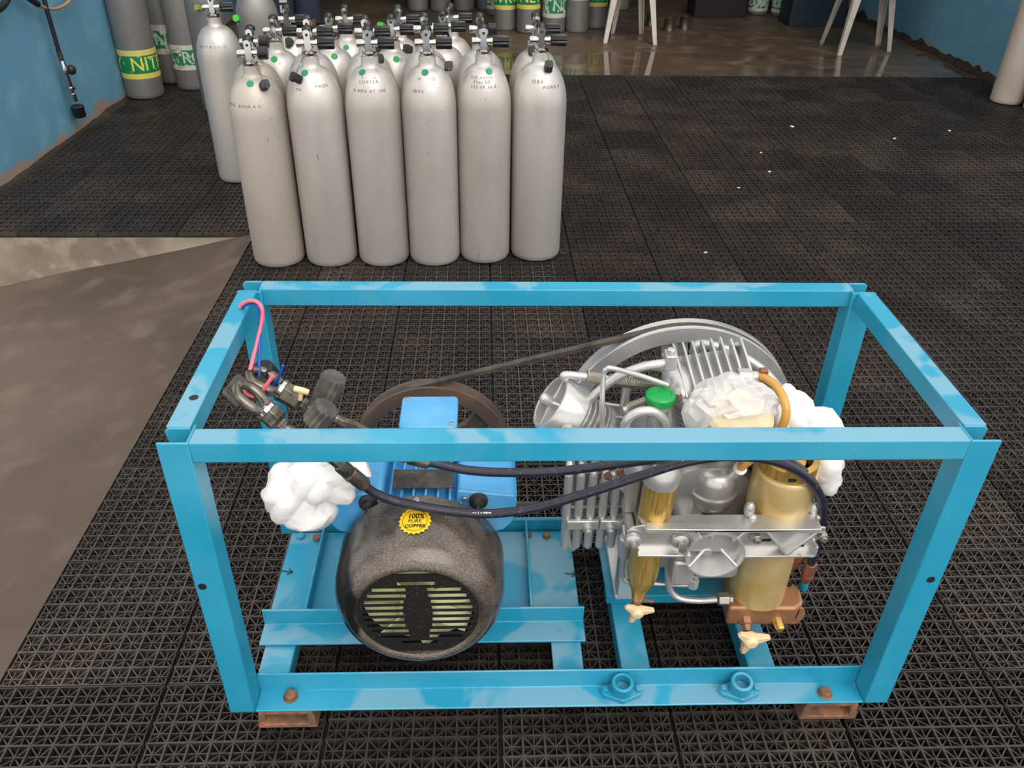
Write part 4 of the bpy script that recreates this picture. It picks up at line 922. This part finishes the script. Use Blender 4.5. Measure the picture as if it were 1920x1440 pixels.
def tank(x, y, zr, label, group, mat_=tank_m, rsc=1.0, rot=0, valve=True, knob=1, cap=None, cap_m=black_rubber, dot=None, dot_r=.0112, dot_m=green_dot, texts=(), capdrop=None):
    t = thing('dive_tank', label, 'tank', (x, y, 0), group); k = zr/ZR
    b = link('tank_body', body_mesh, t, mat_); b.scale = (rsc, rsc, k)
    if valve:
        v = link('valve', valve_mesh, t); v.location = (0, 0, zr); v.rotation_euler.z = rot
        link('valve_knob', knob_mesh if knob == 1 else knob2_mesh, v); link('orifice', hole_mesh, v); link('seat_cap', cap_back, v)
    def surf(px, py):
        o = CAM-Vector((x, y, 0)); d = ray(px, py); o2 = Vector((o.x/rsc, o.y/rsc, o.z/k)); d2 = Vector((d.x/rsc, d.y/rsc, d.z/k)).normalized()
        h = bv.ray_cast(o2, d2)
        if h[0] is None: return None, None
        return Vector((h[0].x*rsc, h[0].y*rsc, h[0].z*k)), h[1]
    if dot:
        for dp in ([dot] if isinstance(dot[0], (int, float)) else dot):
            p, n_ = surf(*dp)
            if p: 
                u, v_, w_ = basis(n_); bm_ = MB(); ring = []
                for j in range(20):
                    q = p+(u*math.cos(2*PI*j/20)+v_*math.sin(2*PI*j/20))*dot_r; rr = math.hypot(q.x, q.y)
                    ring.append(q)
                a0 = bm_.ring([q+n_*.0012 for q in ring]); a1 = bm_.ring([q-n_*.0015 for q in ring]); bm_.skin([a0, a1]); bm_.build('dot_sticker', dot_m, t, local=True)
    if cap:
        p, n_ = surf(*cap) if capdrop is None else (at(cap[0], cap[1], y-capdrop)-Vector((x, y, 0)), Vector((0, -1, .4)).normalized())
        if p:
            cp = p+n_*(.013 if capdrop is None else 0); dc = link('dust_cap', cap_mesh, t, cap_m); dc.location = cp; dc.rotation_euler = Vector((n_.x, n_.y, n_.z)).to_track_quat('Z', 'Y').to_euler(); dc.rotation_euler.z += random.uniform(-.4, .4)
            s0 = Vector((.006, -.014, zr+.018)); mid = (s0+cp)/2+n_*.010+Vector((0, -.004, .004))
            c_ = MB().tube([s0, mid, cp+n_*.004], .0012, 6, 5).build('cap_cord', steel_worn, t, local=True)
    for body, th, s, sz in texts:
        bm_ = text_mesh(body, sz, 1.0, 0, 0, spacing=1.35)
        r0, z0 = prof_at(s)
        def mp_(u_, v_):
            r_, z_ = prof_at(s-v_); A = th+u_/r0; r_ += .0006; return Vector((r_*math.sin(A), -r_*math.cos(A), z_*k))
        wrap_text(bm_, mp_, .006); obj_from_bm('stamped_text', bm_, stamp_ink, t)
    return t
g1 = 'tanks in the front row'; g2 = 'tanks in the rows behind'
tank(-.300, 1.872, .652, 'dull aluminium dive tank at the left end of the front row, stained brownish', g1, tank_warm, rot=.10, knob=2, cap=(493, 163), dot=(469, 157), texts=[('MADE  RESER A C', -.35, .112, .012)])
tank(-.116, 1.876, .682, 'aluminium dive tank second from left in front row, dust cap dangling centrally', g1, rot=.06, cap=(560, 149), dot=(571, 137), texts=[('PA', -.42, .088, .013), ('MADE', .55, .078, .013)])
tank(.068, 1.879, .683, 'aluminium dive tank third from left in front row, stamped shoulder, no cap hanging', g1, rot=.05, dot=(679, 135), texts=[('7     L', -.02, .050, .014), ('LUXFER', 0, .064, .014), ('.0 MPA AT 100', -.02, .092, .013)])
tank(.247, 1.883, .684, 'aluminium dive tank fourth from left in front row, cap hanging to the right', g1, rot=.03, cap=(841, 124), capdrop=-.02, dot=(797, 136), texts=[('N    -D', -.02, .056, .014), ('0KPA', -.36, .094, .013)])
tank(.424, 1.904, .686, 'aluminium dive tank fifth from left in front row, black cap left of its neck', g1, rot=.0, cap=(886, 103), dot=(917, 134), texts=[('SER A0405', -.12, .058, .012), ('Star20', -.10, .071, .015), ('152 EP.36.0', -.02, .086, .013)])
tank(.606, 1.921, .688, 'aluminium dive tank at the right end of front row, black cap hanging in front', g1, rot=-.02, cap=(1026, 130), texts=[('WORK.P', .42, .092, .013), ('OB4', -.18, .075, .016)])
R2 = [((474, 79), 2.062, -.338, tank_warm, 2, 'leftmost'), ((578, 60), 2.066, None, tank_m, 1, 'second from left'), ((686, 60), 2.068, None, tank_m, 1, 'third from left'), ((796, 55), 2.072, None, tank_m, 1, 'fourth from left'), ((900, 55), 2.092, None, tank_m, 2, 'fifth from left'), ((1005, 54), 2.108, None, tank_m, 1, 'rightmost')]
ex = {0: dict(), 1: dict(dot=(583, 111), dot_m=green_dot2), 2: dict(cap=(712, 110), capdrop=.06), 3: dict(cap=(843, 122)), 4: dict(), 5: dict(cap=(997, 95), capdrop=.03)}
for i, (p, y, xo, m_, kb_, wd) in enumerate(R2):
    q = at(p[0], p[1], y); kw = ex[i]
    if i == 3: kw = {}
    tank(q.x if xo is None else xo, y, q.z-.036, f'aluminium dive tank in the second row, {wd}, behind the front row', g2, m_, rot=.04, knob=kb_, **kw)
for i, (p, y, wd, dts) in enumerate([((514, 58), 2.246, 'leftmost', [(514, 111)]), ((618, 54), 2.252, 'second from left', [(627, 106)]), ((734, 56), 2.256, 'second from right', [(743, 111)]), ((830, 50), 2.262, 'rightmost', None)]):
    q = at(p[0], p[1], y); kw = dict(cap=(765, 92), capdrop=.06) if i == 2 else {}
    tank(q.x, y, q.z-.036, f'aluminium dive tank in the third row, {wd} of four', g2, rot=.05, dot=dts, dot_r=.0115, dot_m=green_dot2, **kw)
for i, (p, y, wd, dts) in enumerate([((539, 37), 2.435, 'leftmost', [(540, 86)]), ((648, 37), 2.440, 'second from left', [(649, 89)]), ((747, 37), 2.446, 'second from right', None), ((845, 34), 2.450, 'rightmost', None)]):
    q = at(p[0], p[1], y)
    kw = dict(cap=(716, 50), cap_m=lime, capdrop=-.03) if i == 2 else dict(cap=(543, 79), capdrop=.05) if i == 0 else {}
    tank(q.x, y, q.z-.036, f'aluminium dive tank in the rearmost row, {wd} of four', g2, rot=.05, dot=dts, dot_r=.0105, dot_m=green_dot2, **kw)
# single tanks at the left
tank(-.640, 2.712, .648, 'bright aluminium dive tank standing alone left of the tank cluster, lime cap', None, tank_m, 1.0, rot=.2, cap=(452, 60), cap_m=lime, dot=(432, 53), dot_r=.0075, texts=[('RD17 M C11 C', -.05, .105, .013)])
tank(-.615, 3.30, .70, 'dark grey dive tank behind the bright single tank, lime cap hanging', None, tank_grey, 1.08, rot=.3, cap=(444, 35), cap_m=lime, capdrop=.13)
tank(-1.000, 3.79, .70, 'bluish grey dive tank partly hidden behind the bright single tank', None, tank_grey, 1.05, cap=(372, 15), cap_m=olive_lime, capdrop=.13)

def band(t, rsc, z0, z1, stripe, green_m, edge_m, words, th, letter_m, size):
    r = RT*rsc+.0012; e = stripe
    MB().lathe([(r-.001, z0), (r, z0+.0005), (r, z0+e)], (0, 0, 0), Z, 48, caps=False).build('band_edge', edge_m, t, local=True); MB().lathe([(r, z1-e), (r, z1-.0005), (r-.001, z1)], (0, 0, 0), Z, 48, caps=False).build('band_edge', edge_m, t, local=True)
    MB().lathe([(r, z0+e), (r, z1-e)], (0, 0, 0), Z, 48, caps=False).build('band_stripe', green_m, t, local=True)
    bm_ = text_mesh(words, size, .95, 0, .0008); zc = (z0+z1)/2
    wrap_text(bm_, lambda u_, v_: Vector(((r+.0008)*math.sin(th+u_/r), -(r+.0008)*math.cos(th+u_/r), zc+v_)), .01)
    obj_from_bm('band_lettering', bm_, letter_m, t)
LW = 'ONLY NITROX ONLY NITROX'
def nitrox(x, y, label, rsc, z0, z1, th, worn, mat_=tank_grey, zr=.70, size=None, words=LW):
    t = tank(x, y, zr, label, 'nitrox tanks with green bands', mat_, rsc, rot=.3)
    band(t, rsc, z0, z1, (z1-z0)*.19, band_green_worn if worn else band_green, band_white if worn else band_yellow, words, th, letter_white if worn else letter_yellow, size or (z1-z0)*.66)
    return t
nitrox(-1.498, 4.064, 'grey tank in the left corner with a yellow and green nitrox band', 1.14, .112, .262, .14, False, words='ONLY  NITROX')
nitrox(-1.452, 4.405, 'grey tank with torn white band, wedged behind the corner nitrox tank', .95, .17, .33, .25, True, words='ONLY')
nitrox(-1.285, 4.262, 'grey tank with worn white and green band beside the corner nitrox tank', 1.03, .115, .250, .15, True, words='NITROX')
# row along the far side
for i, (px_, py_, wd) in enumerate(((783, 22, 'leftmost'), (826, 23, 'second from left'), (870, 22, 'third from left'), (913, 20, 'fourth from left'))):
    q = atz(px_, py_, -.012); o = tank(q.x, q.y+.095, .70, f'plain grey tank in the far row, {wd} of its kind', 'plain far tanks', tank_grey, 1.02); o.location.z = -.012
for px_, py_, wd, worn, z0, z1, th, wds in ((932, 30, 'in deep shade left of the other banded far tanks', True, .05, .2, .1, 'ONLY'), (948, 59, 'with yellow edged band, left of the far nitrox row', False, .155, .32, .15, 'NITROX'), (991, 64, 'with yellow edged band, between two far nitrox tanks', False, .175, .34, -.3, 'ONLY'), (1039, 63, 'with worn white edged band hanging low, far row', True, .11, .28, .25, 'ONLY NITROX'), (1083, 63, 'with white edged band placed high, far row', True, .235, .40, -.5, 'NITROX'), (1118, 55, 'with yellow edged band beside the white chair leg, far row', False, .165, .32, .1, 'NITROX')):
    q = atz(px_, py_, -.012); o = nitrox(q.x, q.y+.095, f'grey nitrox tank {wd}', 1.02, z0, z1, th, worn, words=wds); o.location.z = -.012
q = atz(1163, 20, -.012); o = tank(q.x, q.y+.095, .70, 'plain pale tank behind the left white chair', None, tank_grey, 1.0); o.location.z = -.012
for px_, py_, wd in ((1424, 29, 'left'), (1470, 32, 'right')):
    q = atz(px_, py_, -.012); o = nitrox(q.x, q.y+.095, f'dim banded tank in the dark back corner, {wd} one of two', 1.0, .03, .17, .2, True); o.location.z = -.012
# pair by the right wall
tank(3.50, 4.035, .72, 'pale painted tank standing against the right wall, further one', 'pale tanks by the right wall', tank_pale, 1.0)
tank(3.60, 3.855, .72, 'pale painted tank by the right wall, nearer one at the photo edge', 'pale tanks by the right wall', tank_pale, 1.0)

# ================================================================ CHAIRS
def chair(feet, label):
    F = [Vector((x, y, -.012)) for x, y in feet]; cx = sum(f.x for f in F)/4; cy = sum(f.y for f in F)/4
    t = thing('plastic_chair', label, 'chair', (cx, cy, -.012), 'white plastic chairs'); C0 = Vector((cx, cy, 0)); tops = []
    for f in F:
        d = (C0-Vector((f.x, f.y, 0))); tp = Vector((f.x, f.y, .42))+d*.28; tops.append(tp); b = MB()
        sx_, sy_ = (1 if d.x > 0 else -1), (1 if d.y > 0 else -1); rings = []
        for z_, wd in ((0, .030), (.5, .040), (1, .055)):
            p = f.lerp(tp, z_); rings.append(b.ring([p+Vector((sx_*a_, sy_*b_, 0)) for a_, b_ in ((0, 0), (wd, 0), (wd, .006), (.006, .006), (.006, wd), (0, wd))]))
        b.skin(rings).build('leg', chair_m, t, .0015)
    xs = [p.x for p in tops]; ys = [p.y for p in tops]; x0, x1, y0, y1 = min(xs)-.02, max(xs)+.02, min(ys)-.02, max(ys)+.04
    MB().prism(rrect(x1-x0, y1-y0, .05), ((x0+x1)/2, (y0+y1)/2, .415), X, Y_, (0, 0, .022)).build('seat', chair_m, t, .006)
    b = MB()
    for i in range(5):
        xx = x0+.03+(x1-x0-.06)*i/4; b.box((xx-.022, y1-.03, .43), (xx+.022, y1-.018, .80), Matrix.Translation((0, y1, .43)) @ Matrix.Rotation(-.2, 4, 'X') @ Matrix.Translation((0, -y1, -.43)))
    b.box((x0, y1-.034, .78), (x1, y1-.014, .85), Matrix.Translation((0, y1, .43)) @ Matrix.Rotation(-.2, 4, 'X') @ Matrix.Translation((0, -y1, -.43))); b.build('backrest', chair_m, t, .004)
    for s, xx in ((-1, x0), (1, x1)):
        MB().box((xx-.02, y0, .62), (xx+.02, y1+.02, .635)).box((xx-.015, y0, .42), (xx+.015, y0+.02, .62)).build('armrest', chair_m, t, .004)
    return t
chair(((1.324, 5.671), (1.431, 6.06), (1.683, 6.049), (1.721, 5.628)), 'white plastic chair beside the far nitrox tanks, only its legs in view')
chair(((2.979, 5.733), (2.967, 5.308), (3.43, 5.711), (3.414, 5.448)), 'white plastic chair near the right wall, only its legs in view')

# ================================================================ PERSON standing in the back room
def person():
    t = thing('person', 'person standing behind the tanks in navy trousers with white patches', 'person', (-1.03, 6.20, -.012))
    me = bpy.data.meshes.new('body')
    J = {'pel': ((0, 0, .95), .13), 'wst': ((0, 0, 1.08), .12), 'chs': ((0, 0, 1.32), .145), 'nk': ((0, 0, 1.46), .055), 'hd0': ((0, -.01, 1.56), .075), 'hd1': ((0, -.02, 1.68), .085)}
    for s, n_ in ((-1, 'l'), (1, 'r')):
        J.update({n_+'hip': ((s*.09, 0, .88), .085), n_+'kn': ((s*.11, -.01, .48), .058), n_+'ank': ((s*.12, .02, .09), .042), n_+'toe': ((s*.135, -.14, .035), .035),
                  n_+'sh': ((s*.18, 0, 1.38), .055), n_+'el': ((s*.25, .02, 1.10), .042), n_+'wr': ((s*.24, -.08, .86), .030), n_+'hn': ((s*.235, -.11, .77), .034)})
    E = [('pel', 'wst'), ('wst', 'chs'), ('chs', 'nk'), ('nk', 'hd0'), ('hd0', 'hd1')]
    for n_ in 'lr': E += [('pel', n_+'hip'), (n_+'hip', n_+'kn'), (n_+'kn', n_+'ank'), (n_+'ank', n_+'toe'), ('chs', n_+'sh'), (n_+'sh', n_+'el'), (n_+'el', n_+'wr'), (n_+'wr', n_+'hn')]
    ks = list(J); me.from_pydata([J[k][0] for k in ks], [(ks.index(a_), ks.index(b_)) for a_, b_ in E], [])
    o = bpy.data.objects.new('body', me); COL.objects.link(o); o.modifiers.new('skin', 'SKIN'); o.modifiers.new('sub', 'SUBSURF').levels = 2
    for i, k in enumerate(ks): me.skin_vertices[0].data[i].radius = (J[k][1], J[k][1]); me.skin_vertices[0].data[i].use_root = (k == 'pel')
    m2 = bpy.data.meshes.new_from_object(o.evaluated_get(bpy.context.evaluated_depsgraph_get())); bpy.data.objects.remove(o)
    m2.materials.clear(); m2.materials.append(skin)
    for p in m2.polygons: p.use_smooth = True
    bo = bpy.data.objects.new('body', m2); COL.objects.link(bo); bo.parent = t; ORG[bo.name] = Vector((-1.03, 6.20, -.012))
    tr = MB()
    for s in (-1, 1):
        rings = []
        for z_, cx, rx, ry in ((.045, .098, .100, .112), (.08, .098, .099, .112), (.30, .098, .097, .110), (.5, .108, .10, .11), (.7, .105, .105, .12), (.86, .095, .11, .13), (.98, .08, .10, .13)):
            rings.append(tr.ring([Vector((s*cx+rx*math.cos(2*PI*j/28)*(1+.05*noise.noise(Vector((j*.8, z_*6, s)))), ry*math.sin(2*PI*j/28)*(1+.06*noise.noise(Vector((j*.6, z_*5, s+3)))), z_)) for j in range(28)]))
        tr.skin(rings)
    tro = tr.build('trousers', navy, t, local=True)
    for zc_, hh in ((.150, .026), (.225, .030), (.305, .030), (.385, .030)):
        xx = -.125; b = MB(); p = []
        for i in range(5):
            A = -PI/2+.30+(-.28+.56*i/4); p.append((-.098+.103*math.cos(A), .119*math.sin(A)))
        r0 = b.ring([Vector((x_, y_, zc_-hh)) for x_, y_ in p]); r1 = b.ring([Vector((x_, y_, zc_+hh)) for x_, y_ in p])
        for i in range(4): b.bm.faces.new((r0[i], r0[i+1], r1[i+1], r1[i]))
        b.build('white_patch', white_ink, tro, local=True)
    MB().lathe([(.18, 1.0), (.165, 1.2), (.19, 1.36), (.12, 1.44), (.07, 1.46)], (0, 0, 0), Z, 28).build('shirt', navy, t, local=True).scale = (1, .72, 1)
    for s in (-1, 1): MB().prism(rrect(.095, .26, .045), (s*.135, -.05, -.001), X, Y_, (0, 0, .018)).build('sandal', P('tan_sandal_%d' % s, c(150, 138, 120), .7), t, local=True)
    hr = MB().sphere((0, .005, 1.70), .10, (.9, 1, .9)).build('hair', black_ink, t, local=True)
    return t
person()
# white towel strip hanging beside the person
q0 = at(606, 0, 6.52)
tw = MB(); rings = []
for i in range(9):
    z_ = .16+.75*i/8; rings.append(tw.ring([Vector((q0.x+dx_+.012*math.sin(i*1.1), 6.52+dy_, z_)) for dx_, dy_ in ((-.035, 0), (.035, -.01), (.038, .012), (-.035, .02))]))
tw = tw.skin(rings).build('hanging_towel', P('grey_white_cloth', c(186, 178, 160), .9), None, .004)
tag(tw, 'narrow grey white cloth hanging beside the navy trousers', 'towel')
# steel cans under the chair
for px_, py_, wd, r_ in ((1221, 50, 'left', .035), (1256, 59, 'middle', .045), (1285, 56, 'right', .045)):
    q = atz(px_, py_, -.012); t = thing('metal_can', f'small shiny metal can on the back floor, {wd} one of three', 'can', (q.x, q.y+.04, -.012), 'metal cans on the back floor')
    MB().lathe([(r_, 0), (r_, .005), (r_*.97, .007), (r_*.97, .088), (r_, .09), (r_, .094), (r_*.9, .094), (r_*.9, .088), (0, .088)], (0, 0, 0), Z, 24).build('can_body', steel_worn, t, local=True)

# dark crates in the back corner
for px0, px1, py_, hgt, wd, m_ in ((1300, 1398, 33, .16, 'low black crate in the dark back corner left of the banded tanks', P('black_crate', c(30, 27, 26), .7)), (1478, 1580, 50, .24, 'dark blue crate beside the banded tanks in the back corner', P('dark_blue_crate', c(26, 40, 52), .6))):
    q0, q1 = atz(px0, py_, -.012), atz(px1, py_, -.012); t = thing('storage_crate', wd, 'crate', ((q0.x+q1.x)/2, q0.y+.15, -.012)); w_ = (q1.x-q0.x)/2
    MB().prism(rrect(2*w_, .30, .02), (0, 0, 0), X, Y_, (0, 0, hgt)).build('crate_body', m_, t, .004, local=True)
    MB().prism(rrect(2*w_+.02, .32, .025), (0, 0, hgt), X, Y_, (0, 0, .02)).build('crate_rim', m_, t, .004, local=True)

# ================================================================ HOSES ON THE LEFT WALL
xw = XL+.045
wh = thing('wall_filling_hose', 'black filling hose with chrome end valve hanging on the left blue wall', 'hose', (xw, 3.3, .15))
Pw = lambda px, py, X_=xw: CAM+ray(px, py)*((X_-CAM.x)/ray(px, py).x)
A_, B_ = Pw(78, -30), Pw(110, 96)
MB().tube([Pw(60, -140), Pw(72, -60), Pw(83, 0), Pw(97, 50), B_], .010, 12).build('hose_line', P('wall_hose', c(26, 27, 40), .45), wh)
d = (Pw(137, 180)-B_).normalized(); L = (Pw(137, 180)-B_).length
MB().lathe([(.012, 0), (.012, L*.2)], B_, d, 14).build('crimp_ferrule', steel_worn, wh)
MB().lathe([(.010, L*.2), (.013, L*.22), (.013, L*.3), (.016, L*.32), (.016, L*.48), (.012, L*.5), (.014, L*.7), (.014, L*.78), (.022, L*.79), (.022, L*.84), (.013, L*.85), (.011, L*.92), (.015, L*.94), (.014, L*1.12)], B_, d, 18).build('valve_body', chrome, wh)
MB().sphere(Pw(129, 131)+Vector((.012, 0, 0)), .024, (.9, .9, 1)).build('valve_knob', black_rubber, wh)
kb_ = fluted(Pw(144, 198), Pw(149, 214)-Pw(144, 198), .030, .055, 14, .08, .95, 'end_knob', black_plastic); kb_.parent = wh; kb_.location = -Vector(wh.location)
w2 = thing('tan_cable', 'tan cable with black end looping across the top of the left wall', 'cable', tuple(Pw(75, 10)))
MB().tube([Pw(72, 9), Pw(85, 15), Pw(100, 17), Pw(115, 13), Pw(130, 2), Pw(150, -25)], .0075, 10).build('cable_line', P('tan_rubber', c(176, 138, 96), .5), w2)
MB().tube([Pw(30, -25), Pw(55, -3), Pw(71, 8)], .014, 12).build('cable_sleeve', black_rubber, w2)
w3 = MB().tube([Pw(18, -30), Pw(14, -5), Pw(8, 8), Pw(-4, 18), Pw(-20, 22)], .014, 12).build('black_hose_loop', black_rubber); tag(w3, 'short black hose loop at the top left edge of the wall', 'hose')

# crumbs on the mat
for i, (px_, py_) in enumerate(((1780, 245), (1485, 237), (1677, 260), (1427, 286), (1443, 322), (1385, 352), (1323, 473))):
    q = atz(px_, py_, .003); b = MB(); b.sphere(q, .008 if i < 3 else .006, (1.3, 1, .6), 1)
    for v in b.bm.verts: v.co += Vector((random.uniform(-1, 1), random.uniform(-1, 1), random.uniform(-.5, .5)))*.002
    tag(b.build('crumb', crumb_m), 'small pale crumb on the black mat, ' + ('nearest the tanks by the right wall', 'farthest from the frame, middle of the mat', 'yellowish one right of the middle', 'upper one of a close pair', 'lower one of a close pair', 'left below the close pair', 'closest to the blue frame')[i], 'crumb', 'pale crumbs on the mat')
